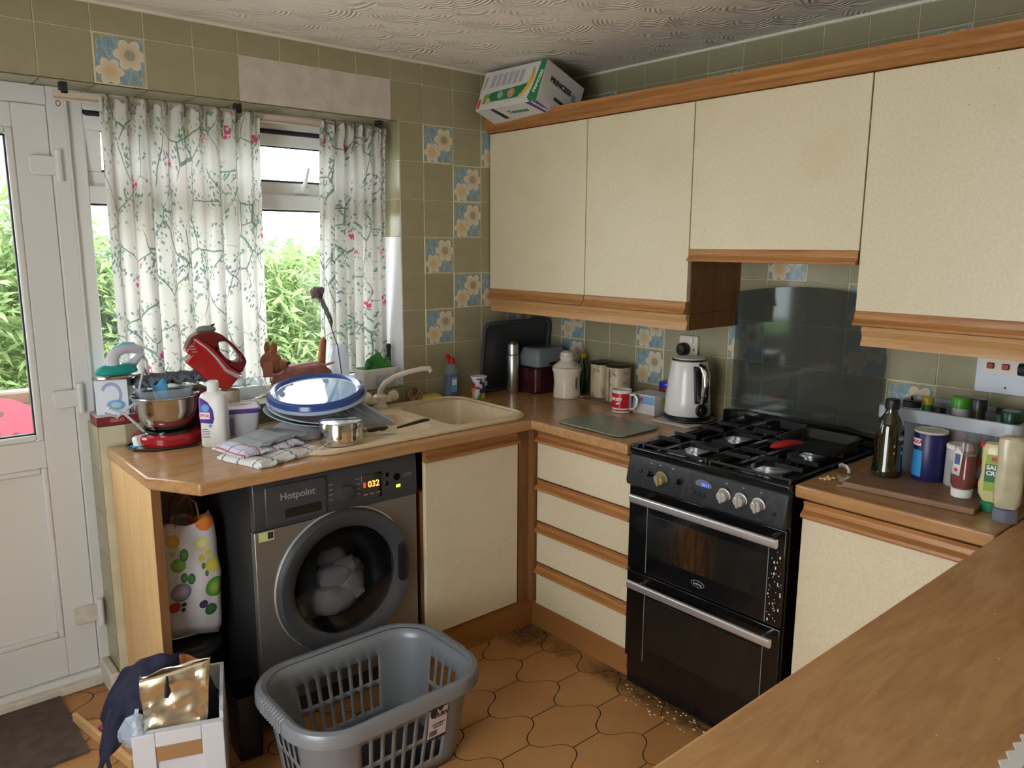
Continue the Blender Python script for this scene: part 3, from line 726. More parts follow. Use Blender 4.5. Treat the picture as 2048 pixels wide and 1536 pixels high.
ld.warp(lambda x, y, z: (x+.02*mnoise.noise(Vector((x*22, y*22, z*22))), y+.012*mnoise.noise(Vector((x*30+5, y*30, z*30))), z+.02*mnoise.noise(Vector((x*22, y*22+9, z*22)))))
onemesh('laundry_load', ld.xf(T(WMX, 0, 0)), M['washload'], 'pale clothes bundled inside the washing machine drum', 'clothes')
st = part(wm, 'energy_label', MB().box(-.285, -.5575, .652, -.235, -.5565, .682), pbr('yellow_label', rgb(196, 204, 130), .6))
part(st, 'label_mark', MB().box(-.256, -.558, .657, -.238, -.5574, .679), M['print'])
part(wm, 'warning_sticker', MB().box(-.29, -.5575, .10, -.20, -.5565, .21), pbr('orange_sticker', rgb(214, 66, 30), .6))
part(wm, 'sticker_band', MB().box(-.29, -.558, .13, -.20, -.5574, .145), M['printwhite'])

# ================================================================ cooker
ck = thing('cooker', 'black freestanding gas cooker with two oven doors and glass lid', 'cooker', (0, -1.40, 0))
CF = -.60; H2 = .298
part(ck, 'body', MB().box(-.585, -H2, .05, -.045, H2, .872), M['black_gloss'], bevel=.003)
part(ck, 'plinth_drawer', MB().box(CF+.012, -H2+.005, .010, -.56, H2-.005, .115), M['black_gloss'], bevel=.003)
for sx in (-.56, -.1):
    for sy in (-.26, .26): part(ck, 'foot', MB().cyl(.018, 0, .052, 12, c=(sx, sy)), M['black'])
M['ck_panel'] = pbr('grimy_black_panel', rgb(40, 42, 46), .4, var=.35, vs=60, bump=.15, bs=120)
part(ck, 'control_panel', MB().prism([(CF+.015, .868), (CF-.004, .862), (CF-.022, .775), (CF-.018, .757), (CF+.03, .757), (CF+.03, .868)], -H2, H2, ax='y').xf(Matrix.Identity(4)), M['ck_panel'], bevel=.006)
PN = RY(-78) # outward normal tilt of the panel
def onpanel(m, y, z, off=0):
    t = (z-.775)/(.862-.775); x = CF-.022+t*.018
    return m.xf(T(x-off, y, z) @ RY(-90-11.7) )
def knob(nm, y, z, mat, R=.019):
    k = part(ck, nm, onpanel(MB().lathe([(R+.003, 0), (R+.003, .004), (R, .005), (R-.002, .022), (R-.004, .024)], 26), y, z), mat)
    part(k, 'grip', onpanel(MB().box(-R+.002, -.0045, .022, R-.002, .0045, .031), y, z), mat, bevel=.002)
    return k
knob('oven_knob', .148, .812, pbr('yellowed_knob', rgb(150, 140, 100), .4), .020)
for y in (-.092, -.150, -.210): knob('burner_knob', y, .815, pbr('silver_knob', (.72, .72, .72, 1), .3, .6))
for y, z in ((.196, .813), (.077, .815)):
    part(ck, 'bare_spindle', onpanel(MB().lathe([(.011, 0), (.011, .003), (.005, .004), (.005, .014)], 18), y, z), M['black_gloss'])
for y, z in ((.239, .814), (.018, .797), (.0, .795), (-.02, .793), (-.261, .800)):
    part(ck, 'button', onpanel(MB().lathe([(.0065, 0), (.0065, .004), (.004, .006)], 14), y, z), M['black'])
cl = part(ck, 'clock', onpanel(MB().lathe([(.031, 0), (.030, .003), (.0, .0035)], 28, sx=.55), -.013, .827), pbr('clock_bezel', rgb(112, 118, 132), .25))
M['blueled'] = pbr('blue_clock_led', rgb(90, 120, 255), .5, emit=(rgb(70, 100, 255), 2.0))
part(cl, 'clock_digits', onpanel(text('23:11', .013, .02).xf(RZ(-90)), -.022, .827, .0045), M['blueled'])
for y, s_ in ((.162, .008), (.11, .007), (-.092, .006), (-.150, .006), (-.21, .006), (.2, .007)):
    part(ck, 'symbol', onpanel(MB().box(-s_*.5, -s_*.5, 0, s_*.5, s_*.5, .0006), y, .848), M['printgrey'])
def oven_door(nm, z0, z1, w0, w1):
    d = part(ck, nm, MB().box(CF, -H2+.002, z0, CF+.022, H2-.002, z1), M['black_gloss'], bevel=.003)
    win_ = MB().box(CF-.0015, -H2+.058, w0, CF, H2-.085, w1)
    g = G('oven_glass_'+nm); p = g.obj(); n = g.noise(g.scl(p, (1, 20, 2.5)), 3, 5, .6, .6); yy = g.sep(p)[1]
    c = g.mix(n.smooth(.3, .8), rgb(24, 24, 23), rgb(38, 36, 32))
    if 'upper' in nm: c = g.mix(((yy-.03).abs()).smooth(.12, .0)*n.smooth(.2, .7)*.8, c, rgb(78, 50, 22))
    g.set(color=c, rough=.12)
    part(d, 'oven_window', win_, g.m)
    for ya, yb in ((H2-.0845, H2-.083), (-H2+.054, -H2+.0555)): part(d, 'trim_line', MB().box(CF-.002, ya, z0+.005, CF, yb, z1-.03), M['printgrey'])
    h = part(d, 'handle', MB().prism(rrect(CF-.050, z1-.044, CF-.034, z1-.016, .007), -H2+.008, H2-.042, ax='y'), M['alu'])
    for y in (-H2+.04, H2-.085): part(h, 'bracket', MB().tube([(CF, y, z1-.022), (CF-.04, y, z1-.026)], .006, 8), M['chrome'])
    return d
ud = oven_door('upper_oven_door', .448, .752, .52, .665)
oven_door('lower_oven_door', .118, .443, .175, .365)
lg = part(ud, 'maker_badge', MB().lathe([(.026, 0), (.026, .0008), (.024, .0009)], 28, sy=.45).xf(T(CF, 0, .487) @ RZ(-90) @ RX(90)), M['printgrey'])
part(lg, 'badge_field', MB().lathe([(.0245, .0009), (.0245, .0012)], 28, sy=.42).xf(T(CF, 0, .487) @ RZ(-90) @ RX(90)), M['black_gloss'])
part(lg, 'badge_lettering', text('belling', .013, .01).xf(T(CF-.0014, 0, .487) @ RZ(-90) @ RX(90)), M['printgrey'])
# splashes of dried food on the upper door edge
sp = MB()
for i in range(46):
    y = random.uniform(-H2+.006, -H2+.05); z = random.uniform(.46, .70); r = random.choice((.0012, .0016, .0026))
    sp.ball((CF-.0005, y, z), .0006, r, r*random.uniform(.8, 2.2), 6, 4)
part(ud, 'food_splashes', sp, M['offwhite'], kind='stuff')
# hob
HZ = .872
part(ck, 'hob_tray', MB().box(-.592, -H2, HZ, -.05, H2, HZ+.010), M['black_gloss'], bevel=.004)
part(ck, 'hob_rim', MB().box(-.60, H2-.03, HZ+.008, -.06, H2, HZ+.024).box(-.60, -H2, HZ+.008, -.06, -H2+.012, HZ+.018).box(-.605, -H2, HZ-.004, -.578, H2, HZ+.016), M['black_gloss'], bevel=.004)
BR = [(-.455, .125, .034), (-.20, .125, .046), (-.455, -.15, .050), (-.20, -.15, .034)]
for x, y, r in BR:
    b = part(ck, 'burner', MB().lathe([(r+.012, HZ+.010), (r+.012, HZ+.014), (r, HZ+.016), (r, HZ+.026), (r-.003, HZ+.028)], 26, c=(x, y)), M['alu'])
    part(b, 'burner_cap', MB().lathe([(r-.001, HZ+.028), (r, HZ+.033), (r-.006, HZ+.037), (.0, HZ+.038)], 26, c=(x, y)), M['blackiron'])
for sy in (1, -1):
    y0, y1 = (.008, .262) if sy > 0 else (-.282, -.008)
    gm = MB(); zt = HZ+.046; rr = .0055
    gm.tube([(-.575, y0, zt-.022), (-.575, y1, zt-.022), (-.07, y1, zt-.022), (-.07, y0, zt-.022)], rr, 6, closed=True)
    ym = (y0+y1)/2
    for x in (-.50, -.41, -.25, -.15):
        gm.box(x-.0028, y0+.004, zt-.014, x+.0028, y0+.095, zt); gm.box(x-.0028, y1-.095, zt-.014, x+.0028, y1-.004, zt)
    for y in (y0+.03, y1-.03): gm.box(-.575, y-.0035, zt-.024, -.07, y+.0035, zt-.012)
    for x in (-.455, -.20):
        gm.box(x-.09, ym-.004, zt-.02, x-.035, ym+.004, zt-.002); gm.box(x+.035, ym-.004, zt-.02, x+.09, ym+.004, zt-.002)
    for x in (-.575, -.07, -.33):
        for y in (y0, y1): gm.cyl(.006, HZ+.008, zt-.02, 8, c=(x, y))
    part(ck, 'pan_support', gm, M['blackiron'], bevel=.001)
# glass lid standing against the tiles
hp = [(-H2+.012, .955)]+[(-H2+.012+(2*H2-.03)*i/16, 1.395+.028*sin(pi*i/16)) for i in range(17)]+[(H2-.018, .955)]
M['lidglass'] = glassy('smoky_lid_glass', (.60, .63, .62, 1), .82, .06, (.20, .22, .22, 1), 1.5)
gl = part(ck, 'glass_lid', MB().prism(hp, -.038, -.032, ax='x'), M['lidglass'])
part(gl, 'hinge_bar', MB().prism([(-H2, .872), (H2, .872), (H2, .945), (H2*.6, .955), (-H2*.6, .955), (-H2, .945)], -.062, -.026, ax='x'), M['black_gloss'], bevel=.004)
part(gl, 'hinge_clip', MB().box(-.07, -.05, .915, -.06, .05, .945), M['black'], bevel=.002)
# pan
pn = thing('griddle_pan', 'black square griddle pan with red handle on the back burner', 'pan', (-.235, -1.585, HZ+.047), 2)
def dish(x0, y0, x1, y1, r, h, inset, th):
    o0 = rrect(x0+inset, y0+inset, x1-inset, y1-inset, r); o1 = rrect(x0, y0, x1, y1, r); i1 = rrect(x0+th, y0+th, x1-th, y1-th, r); i0 = rrect(x0+inset+th, y0+inset+th, x1-inset-th, y1-inset-th, r)
    n = len(o0); m = MB()
    vs = [(p[0], p[1], 0) for p in o0]+[(p[0], p[1], h) for p in o1]+[(p[0], p[1], h) for p in i1]+[(p[0], p[1], th) for p in i0]
    fs = [tuple(range(n-1, -1, -1)), tuple(range(3*n, 4*n))]
    for k in range(3):
        for i in range(n): fs.append((k*n+i, k*n+(i+1) % n, (k+1)*n+(i+1) % n, (k+1)*n+i))
    return m.add(vs, fs)
part(pn, 'pan_body', dish(-.105, -.105, .105, .105, .03, .034, .012, .004), pbr('dark_nonstick', rgb(28, 30, 30), .3))
part(pn, 'handle', MB().tube([(-.10, .012, .028), (-.125, .018, .034), (-.165, .028, .036), (-.212, .040, .034), (-.228, .044, .032)], [.010, .015, .018, .015, .004], 12, sq=.6), pbr('red_silicone', rgb(176, 40, 44), .45))
# ================================================================ curtains
def m_curtain():
    g = G('printed_curtain'); u, v, _ = g.sep(g.uv()); q = g.vec(u, v)
    base = g.mix(g.noise(q, 3, 3).smooth(.35, .7), rgb(210, 207, 200), rgb(220, 218, 213))
    col = base
    warp = (g.noise(q, 7, 2)-.5)*.08
    br = g.vor(g.vec(u*1.2+warp*.5, v*.8+warp*.5), 7.0, 'DISTANCE_TO_EDGE')
    keep = g.noise(q, 5.0, 1).smooth(.40, .46)
    col = g.mix(br.lt(.013)*keep, col, rgb(128, 142, 130))
    lf = g.vor(g.vec(u*1.6+v*.9, v*1.0-u*.5), 46.0); near = br.lt(.16)*g.noise(q, 11, 2).smooth(.44, .50)
    col = g.mix(lf.lt(.34)*near*.8, col, g.mix(g.noise(q, 4, 1).smooth(.4, .6), rgb(84, 130, 106), rgb(112, 134, 132)))
    lf2 = g.vor(g.vec(u*2.0-v*1.2, v*1.1+u*.4)  , 38.0); cl = g.noise(q, 8.5, 2).smooth(.55, .60)
    col = g.mix(lf2.lt(.36)*cl*.85, col, g.mix(g.noise(q, 3, 1).smooth(.45, .55), rgb(84, 140, 104), rgb(100, 116, 128)))
    fl = g.vor(q, 8.0); fm = g.noise(q, 2.4, 0).smooth(.55, .57); pet = g.vor(q, 60.0)
    col = g.mix(fl.lt(.21)*fm*pet.lt(.52), col, rgb(206, 78, 124))
    fl3 = g.vor(g.vec(u+.31, v+.17), 7.0)
    col = g.mix(fl3.lt(.24)*g.vor(q, 75.0).lt(.36)*g.noise(q, 3.0, 0).smooth(.42, .40), col, rgb(206, 116, 128))
    return cloth_mix(g, col, .36)
M['curtain'] = m_curtain()
M['hem'] = cloth_mix(G('curtain_lining'), rgb(226, 222, 206), .45)
def curtain(label, xt0, xt1, xb0, xb1, z0, z1, nf, seed, ybulge=.0):
    t = thing('curtain', label, 'curtain', ((xt0+xt1)/2, .06, z1))
    rnd = random.Random(seed); NU, NV = nf*10+1, 44
    ph = [rnd.uniform(-.35, .35) for _ in range(nf+2)]; am = [rnd.uniform(.45, 1.35) for _ in range(nf+2)]; am[2] = 1.9
    cx = (xt0+xt1)/2; m = MB(); uvs = []
    for j in range(NV):
        tz = j/(NV-1); z = z1+(z0-z1)*tz
        head = max(0, 1-tz/.085)
        for i in range(NU):
            s_ = i/(NU-1); k = int(min(s_*nf, nf-1))
            x = (xt0+(xt1-xt0)*s_)*(1-tz)+(xb0+(xb1-xb0)*s_)*tz
            a = (.015+.012*tz)*am[k]
            w_ = s_*nf*2*pi+ph[k]*tz*2
            y = -a*sin(w_)-.004*sin(w_*2.3+seed)-ybulge*tz*tz
            x += .006*cos(w_)*tz
            if head > 0: y += -.007*sin(w_*3+1)*head; x += .004*sin(w_*2)*head; z2 = z+.010*sin(w_*1.5)*head*head
            else: z2 = z
            pinch = math.exp(-((tz-.075)/.018)**2); y *= (1+.25*head)*(1-.6*pinch)
            z2 += .012*sin(s_*9+seed)*max(0, tz-.9)*10*(1 if seed == 3 else .6)
            m.v.append((x-cx, max(-.075, min(.085, y-.052*(1-tz)**1.5+.055*tz)), z2-z1)); uvs.append((s_*(xb1-xb0)*1.9+seed*.37, z))
    for j in range(NV-1):
        for i in range(NU-1): m.f.append((j*NU+i, j*NU+i+1, (j+1)*NU+i+1, (j+1)*NU+i))
    me = mesh_of('curtain_cloth', m, M['curtain'], 180, fix=False)
    ul = me.uv_layers.new(name='uv')
    for lp in me.loops: ul.data[lp.index].uv = uvs[lp.vertex_index]
    part(t, 'curtain_cloth', me, None)
    hk = nf
    for i in range(hk):
        s_ = (i+.5)/hk; x = xt0+(xt1-xt0)*s_-cx
        part(t, 'curtain_hook', MB().tube([(x, -.058, -.03), (x, -.066, -.005), (x, -.058, .014), (x, -.04, .016)], .0028, 6), pbr('tarnished_hook', rgb(92, 84, 78), .5) if i == 0 and 'tarnished_hook' not in bpy.data.materials else bpy.data.materials['tarnished_hook'])
    return t
curtain('wide floral printed curtain hanging beside the back door', -1.912, -1.385, -1.885, -1.352, SILL+.055, 2.012, 9, 1)
curtain('narrow floral printed curtain gathered at the right of the window', -1.152, -.862, -1.130, -.812, SILL+.07, 2.014, 7, 3, .0)
rl = thing('curtain_rail', 'cream wooden curtain rail across the top of the window', 'curtain rail', (0, 0, 0))
part(rl, 'track', MB().box(-2.03, .030, 2.000, -.84, .044, 2.028), wood('painted_rail', rgb(190, 176, 158), rgb(206, 194, 178), 'x', 1, .5), bevel=.003)
part(rl, 'runner_groove', MB().box(-2.03, .027, 2.003, -.84, .0298, 2.008), pbr('rail_edge', rgb(168, 150, 134), .5))
for x in (-2.0, -1.45, -.87): part(rl, 'bracket', MB().box(x-.01, .03, 2.02, x+.01, .06, SOF-.001), M['gasket'])
part(rl, 'end_ring', MB().tube([(-2.02+.006*cos(a*pi/6), .03, 1.988+.008*sin(a*pi/6)) for a in range(12)], .0016, 5, closed=True), pbr('brass', rgb(140, 110, 70), .4, .8))

# ================================================================ things on the sill
rb = thing('flat_box', 'flat maroon cardboard box on the sill under the iron box', 'box', (-1.955, .062, SILL), -3)
M['maroonbox'] = pbr('maroon_card', rgb(122, 32, 38), .55); M['greycard'] = pbr('pale_card', rgb(186, 180, 186), .6, var=.05)
part(rb, 'box_body', MB().box(-.042, -.058, 0, .12, .058, .030), M['maroonbox'], bevel=.002)
part(rb, 'box_top', MB().box(-.042, -.058, .0302, .12, .058, .032), M['greycard'])
part(rb, 'lettering', text('SEIKO', .016, .02).xf(T(.02, -.0582, .016) @ RX(90)), pbr('pink_print', rgb(210, 150, 140), .6))
bx = thing('iron_box', 'tall pale blue and white carton with an iron printed on it', 'box', (-1.925, .062, SILL+.032), -24)
def m_ironbox():
    g = G('iron_carton'); x, y, z = g.sep(g.obj())
    front = y.lt(-.048)
    c = g.mix((x+.5).smooth(.4, .6), rgb(214, 220, 232), rgb(206, 216, 230))
    r = ((x-.0)*(x-.0)*1.6+(z-.07)*(z-.07)).sqrt(); ring = (r-.036).abs().lt(.006)*(x*.9+z-.06).gt(.0)
    c = g.mix(ring, c, rgb(140, 150, 200))
    r2 = ((x-.012)*(x-.012)*.8+(z-.034)*(z-.034)*2.2).sqrt(); c = g.mix(r2.lt(.026), c, rgb(96, 160, 206)); c = g.mix(r2.lt(.014), c, rgb(170, 206, 230))
    side = g.mix(z.lt(.05), rgb(140, 168, 176), rgb(110, 150, 158))
    g.set(color=g.mix(front, side, c), rough=.4); return g.m
part(bx, 'carton', MB().box(-.05, -.05, 0, .05, .06, .118), m_ironbox(), bevel=.001)
part(bx, 'open_flap', MB().box(-.05, -.055, .118, .05, -.05, .121).xf(T(0, 0, 0)), M['greycard'])
ir = thing('steam_iron', 'teal and white steam iron lying on the carton', 'iron', (-1.915, .055, SILL+.155), 10)
M['teal'] = pbr('teal_plastic', rgb(0, 148, 140), .28); M['lilacwhite'] = pbr('white_iron_plastic', rgb(206, 206, 220), .35)
sole = [(-.082, 0), (-.06, -.026), (-.02, -.042), (.03, -.046), (.07, -.04), (.07, .04), (.03, .046), (-.02, .042), (-.06, .026)]
part(ir, 'soleplate', MB().prism(sole, 0, .006), M['steel'])
def loft(prof, m=None):   # prof: list of (z, scale, xshift)
    m = m or MB(); n = len(sole); vs = []; fs = []
    for z, s_, dx in prof: vs += [(p[0]*s_+dx, p[1]*s_, z+(-.012 if p[0] < -.05 else 0)*0) for p in sole]
    for k in range(len(prof)-1):
        for i in range(n): fs.append((k*n+i, k*n+(i+1) % n, (k+1)*n+(i+1) % n, (k+1)*n+i))
    fs += [tuple(range(n-1, -1, -1)), tuple(range((len(prof)-1)*n, len(prof)*n))]
    return m.add(vs, fs)
part(ir, 'water_tank', loft([(.006, .99, 0), (.02, .97, 0), (.035, .82, .004), (.045, .6, .010)]), M['teal'], sub=1)
part(ir, 'handle', MB().tube([(-.01, 0, .036), (-.012, 0, .058), (.0, 0, .080), (.03, 0, .092), (.065, 0, .090), (.09, 0, .078)], [.024, .022, .018, .017, .018, .014], 12), M['lilacwhite'])
part(ir, 'grip_top', MB().tube([(-.004, 0, .094), (.03, 0, .108), (.066, 0, .105)], [.006, .008, .006], 8), pbr('light_blue_plastic', rgb(120, 196, 220), .3))
part(ir, 'heel', MB().tube([(.045, 0, .03), (.07, 0, .05), (.088, 0, .07)], [.02, .012, .012], 10), M['lilacwhite'])
part(ir, 'power_cord', MB().tube([(.09, 0, .07), (.11, .01, .04), (.10, -.02, -.02), (.06, -.07, .03), (.035, -.085, -.03), (.03, -.09, -.07), (.0, -.1, -.085), (-.05, -.09, -.12), (-.085, -.08, -.10), (-.07, -.085, -.085), (-.03, -.1, -.11), (.0, -.12, -.15), (.02, -.13, -.18)], .0042, 7), pbr('woven_cord', rgb(196, 196, 204), .8, var=.2, vs=160))
part(ir, 'blue_rag', MB().ball((-.085, -.02, -.01), .03, .03, .016).warp(lambda x, y, z: (x+.01*mnoise.noise(Vector((x*60, y*60, z*60))), y, z+.01*mnoise.noise(Vector((x*50+3, y*50, z*50))))), pbr('blue_cloth', rgb(80, 130, 170), .8)) if False else None
pg = thing('mains_plug', 'white three pin plug lying on the worktop in front of the sill', 'plug', (-1.895, -.075, ZW+.012), 20, rot=(70, 0, 20))
part(pg, 'plug_body', MB().prism(rrect(-.024, -.024, .024, .026, .010), 0, .026), M['white'], bevel=.004)
for x, y in ((0, .012), (-.011, -.010), (.011, -.010)): part(pg, 'pin', MB().box(x-.003, y-.002, .026, x+.003, y+.002, .044), pbr('brass_pin', rgb(190, 160, 90), .3, .9))
kn_ = MB()
for r in range(9):
    yy = -.055+r*.0135
    kn_.tube([(-.12+.25*i/26, yy+.003*sin(i*1.7+r), .012+.010*sin(i*1.25+r*1.4)+.012*(1-((i-13)/15)**2)) for i in range(27)], .0085, 6)
rg = thing('knitted_scarf', 'dark grey chunky knitted scarf folded over the things behind the mixer', 'scarf', (-1.745, .035, SILL+.112), -4)
part(rg, 'knit_rows', kn_, pbr('grey_wool', rgb(104, 110, 124), .95, bump=.6, bs=300), kind='stuff')
bk_ = thing('book_stack', 'stack of brown covered books on the sill under the scarf', 'books', (-1.73, .045, SILL), 0)
for i, (hh, wd, cc) in enumerate(((.034, .20, rgb(176, 150, 120)), (.03, .19, rgb(92, 60, 44)), (.03, .2, rgb(150, 100, 70)))):
    part(bk_, 'book', MB().box(-wd/2, -.04, sum((.034, .03, .03)[:i])+.0005, wd/2, .035, sum((.034, .03, .03)[:i])+hh), pbr('book_cover_%d' % i, cc, .6), bevel=.002)
part(bk_, 'book_spine_label', MB().box(-.05, -.0405, .04, .05, -.04, .05), M['printwhite'])

# plush cat
ct = thing('plush_cat', 'brown plush cat with upright tail and hanging tag on the sill', 'toy', (-1.290, .048, SILL), 0)
M['fur'] = pbr('brown_fur', rgb(140, 88, 58), .95, var=.18, vs=60, bump=.9, bs=220); M['furpink'] = pbr('dusty_pink_fur', rgb(148, 98, 86), .95, var=.15, vs=40, bump=.8, bs=160)
def fuzz(m, a=.004, f=70): return m.warp(lambda x, y, z: (x+a*mnoise.noise(Vector((x*f, y*f, z*f))), y+a*mnoise.noise(Vector((x*f+7, y*f, z*f))), z+a*mnoise.noise(Vector((x*f, y*f+9, z*f)))))
part(ct, 'body', fuzz(MB().tube([(-.075, 0, .055), (-.05, 0, .085), (0, 0, .093), (.06, 0, .093), (.115, 0, .085), (.14, 0, .07), (.145, 0, .06)], [.012, .04, .046, .046, .05, .04, .01], 20)), M['furpink'])
hd = part(ct, 'head', fuzz(MB().ball((-.085, -.012, .155), .042, .038, .042, 22, 14).ball((-.052, -.03, .145), .026, .024, .022, 16, 10)), M['fur'])
part(hd, 'nose', MB().ball((-.034, -.05, .152), .009, .008, .008, 12, 8), M['black'])
for y in (-.025, .012): part(hd, 'ear', fuzz(MB().ball((-.078 if y < 0 else -.088, y, .208), .013, .010, .026, 12, 8), .002), M['fur'])
for i, (dy, dz) in enumerate(((-.002, .03), (.004, .022), (.0, -.01))): part(hd, 'whisker', MB().tube([(-.04, -.045, .15), (-.005, -.055+dy, .16+dz)], .0007, 4), M['printwhite'])
part(ct, 'tail', fuzz(MB().tube([(.125, 0, .10), (.13, 0, .14), (.137, 0, .19), (.142, 0, .225), (.143, 0, .235)], [.016, .014, .014, .013, .004], 14)), M['fur'])
for x in (-.05, .11):
    for y in (-.028, .028): part(ct, 'leg', fuzz(MB().tube([(x, y, .08), (x, y, .03), (x-.008, y, .004)], [.022, .018, .016], 12), .003), M['furpink'])
part(ct, 'neck_ribbon', MB().tube([(-.052+.036*cos(a*pi/8)*.5, .036*sin(a*pi/8), .118+.012*cos(a*pi/8)) for a in range(16)], .005, 6, closed=True), pbr('pink_ribbon', rgb(214, 130, 130), .7))
part(ct, 'swing_tag', MB().box(-.135, -.05, .105, -.097, -.0485, .165), pbr('kraft_tag', rgb(158, 98, 78), .7))
part(ct, 'back_lead', MB().tube([(-.04, -.03, .13), (.03, -.035, .138), (.09, -.03, .14), (.13, -.03, .125), (.19, -.02, .135)], .005, 6), pbr('pink_cord', rgb(186, 140, 136), .8))

vs = thing('clear_bottle', 'tall clear plastic bottle standing between the toy cat and the planter', 'bottle', (-1.085, .046, SILL))
part(vs, 'bottle_body', MB().lathe([(.04, 0), (.042, .02), (.042, .15), (.030, .18), (.03, .20), (.028, .2), (.028, .178), (.04, .15)], 24, cap=False), M['milky'])
part(vs, 'bottle_base', MB().cyl(.04, 0, .002, 24), M['milky'])
rs = thing('wrapped_rose', 'dried dark rose in a cellophane cone standing in front of the window', 'flower', (-1.100, -.002, SILL))
part(rs, 'stem', MB().tube([(.0, 0, .0), (.0, 0, .10), (-.012, 0, .20), (-.045, 0, .30), (-.085, 0, .40)], .0022, 6), pbr('dry_stem', rgb(88, 88, 70), .8))
pt_ = MB()
for i in range(16):
    a = i*2.4; r = .004+.0011*i
    pt_.ball((-.092+r*cos(a), r*sin(a), .415+.010*cos(i)), .011, .011, .014, 8, 6)
part(rs, 'rose_head', pt_, pbr('dried_petals', rgb(82, 48, 66), .8), kind='stuff')
lv = MB()
for i in range(9):
    z = .27+i*.013; x = -.035-(i*.006); sgn = 1 if i % 2 else -1
    lv.add([(x, 0, z), (x+sgn*.012, .006*sgn, z+.03), (x-.002, 0, z+.06), (x-sgn*.004, -.004, z+.03)], [(0, 1, 2, 3)])
part(rs, 'dry_leaves', lv, pbr('dry_leaf', rgb(88, 96, 80), .8), kind='stuff')
cn = MB().grid(18, 8, lambda u, v: ((-.045-.075*v)+(.012+.05*v)*cos(2*pi*u), (.006+.03*v)*sin(2*pi*u), .24+.26*v), wrap=True)
part(rs, 'cellophane', cn, glassy('cellophane', (.97, .98, .99, 1), .95, .05, (.85, .9, .95, 1)))
pl = thing('planter_box', 'white rectangular planter with a green leaf bag beside the window reveal', 'planter', (-.912, .050, SILL))
part(pl, 'trough', dish(-.085, -.045, .085, .045, .012, .085, .010, .004).xf(T(0, 0, .0005)), M['white'])
part(pl, 'rim', MB().holed(rrect(-.09, -.05, .09, .05, .012), [rrect(-.08, -.04, .08, .04, .008)[::-1]], .078, .088), M['white'])
part(pl, 'front_label', MB().box(-.02, -.0475, .02, .07, -.0455, .06), pbr('faded_label', rgb(170, 186, 200), .7))
part(pl, 'label_text', text('meringue', .014, .01).xf(T(.028, -.0478, .032) @ RX(90)), pbr('orange_text', rgb(206, 140, 110), .7))
gb = MB().grid(22, 14, lambda u, v: (-.065+.13*u, -.02+.045*sin(pi*u)*.3+.01*sin(9*u+6*v), .05+(.075+.05*u)*v*(.6+.4*sin(pi*min(1, u*1.2)))+.006*sin(14*u)))
part(pl, 'green_bag', gb, pbr('green_film', rgb(58, 128, 62), .35, var=.3, vs=25), smooth=180, solid=.002)
part(pl, 'pepper_grinder', MB().lathe([(.009, .06), (.009, .16), (.011, .165), (.011, .178), (.006, .184)], 14, c=(.068, .0)), M['black'])
# ================================================================ sink and tap
M['composite'] = pbr('beige_composite', rgb(214, 192, 158), .38, var=.05, vs=30)
sk = thing('sink', 'beige one and a half bowl composite sink with drainer', 'sink', (0, 0, ZW))
oz = rrect(-1.53, -.578, -.568, -.052, .10, 8)
HB = rrect(-.925, -.53, -.605, -.13, .055, 5); HS = rrect(-1.215, -.505, -.985, -.20, .05, 5)
part(sk, 'rim', MB().holed(oz, [HB[::-1], HS[::-1]], .0006, .010), M['composite'], bevel=.004, seg=3)
part(sk, 'raised_lip', MB().tube([(x, y, .010) for x, y in rrect(-1.52, -.568, -.578, -.062, .095, 8)], .006, 6, closed=True), M['composite'])
def bowl(nm, x0, y0, x1, y1, r, dep, ins):
    A = rrect(x0, y0, x1, y1, r); B = rrect(x0+ins*.4, y0+ins*.4, x1-ins*.4, y1-ins*.4, r); C = rrect(x0+ins, y0+ins, x1-ins, y1-ins, r*.8); n = len(A)
    vs = [(p[0], p[1], .010) for p in A]+[(p[0], p[1], -dep*.85) for p in B]+[(p[0], p[1], -dep) for p in C]
    fs = []
    for k in range(2):
        for i in range(n): fs.append((k*n+(i+1) % n, k*n+i, (k+1)*n+i, (k+1)*n+(i+1) % n))
    fs.append(tuple(range(2*n, 3*n)))
    b = part(sk, nm, MB().add(vs, fs), M['composite'], fix=False)
    part(b, 'waste', MB().lathe([(.035, -dep), (.035, -dep+.003), (.03, -dep+.002)], 20, c=((x0+x1)/2, (y0+y1)/2)), M['steel'])
    return b
bowl('main_bowl', -.925, -.53, -.605, -.13, .055, .155, .03); bowl('half_bowl', -1.215, -.505, -.985, -.20, .05, .036, .025)
for i in range(7): part(sk, 'drainer_rib', MB().tube([(-1.49, -.50+i*.06, .0105), (-1.25, -.50+i*.06, .0105)], .004, 6), M['composite'])
tp = thing('mixer_tap', 'white swan neck mixer tap with two knobs', 'tap', (-.962, -.066, ZW+.010))
M['tapwhite'] = pbr('yellowed_white_tap', rgb(224, 216, 200), .28)
part(tp, 'body', MB().lathe([(.030, 0), (.030, .006), (.024, .012), (.024, .035), (.028, .045), (.02, .055)], 24).tube([(-.05, .004, .032), (.05, -.004, .032)], .016, 12), M['tapwhite'])
part(tp, 'spout', MB().tube([(0, 0, .04), (.002, -.001, .07), (.02, -.006, .098), (.06, -.014, .120), (.12, -.026, .137), (.185, -.038, .146), (.215, -.044, .145), (.222, -.046, .132)], [.012, .012, .012, .0115, .011, .011, .011, .010], 12), M['tapwhite'])
for s_ in (-1, 1):
    k = part(tp, 'knob', MB().lathe([(.015, 0), (.021, .008), (.022, .03), (.016, .034)], 14).xf(T(s_*.045, -s_*.004, .036) @ RY(s_*58) @ RX(25)), M['tapwhite'])
    part(k, 'knob_cap', MB().lathe([(.012, .034), (.011, .037), (.0, .038)], 14).xf(T(s_*.045, -s_*.004, .036) @ RY(s_*58) @ RX(25)), M['white'])
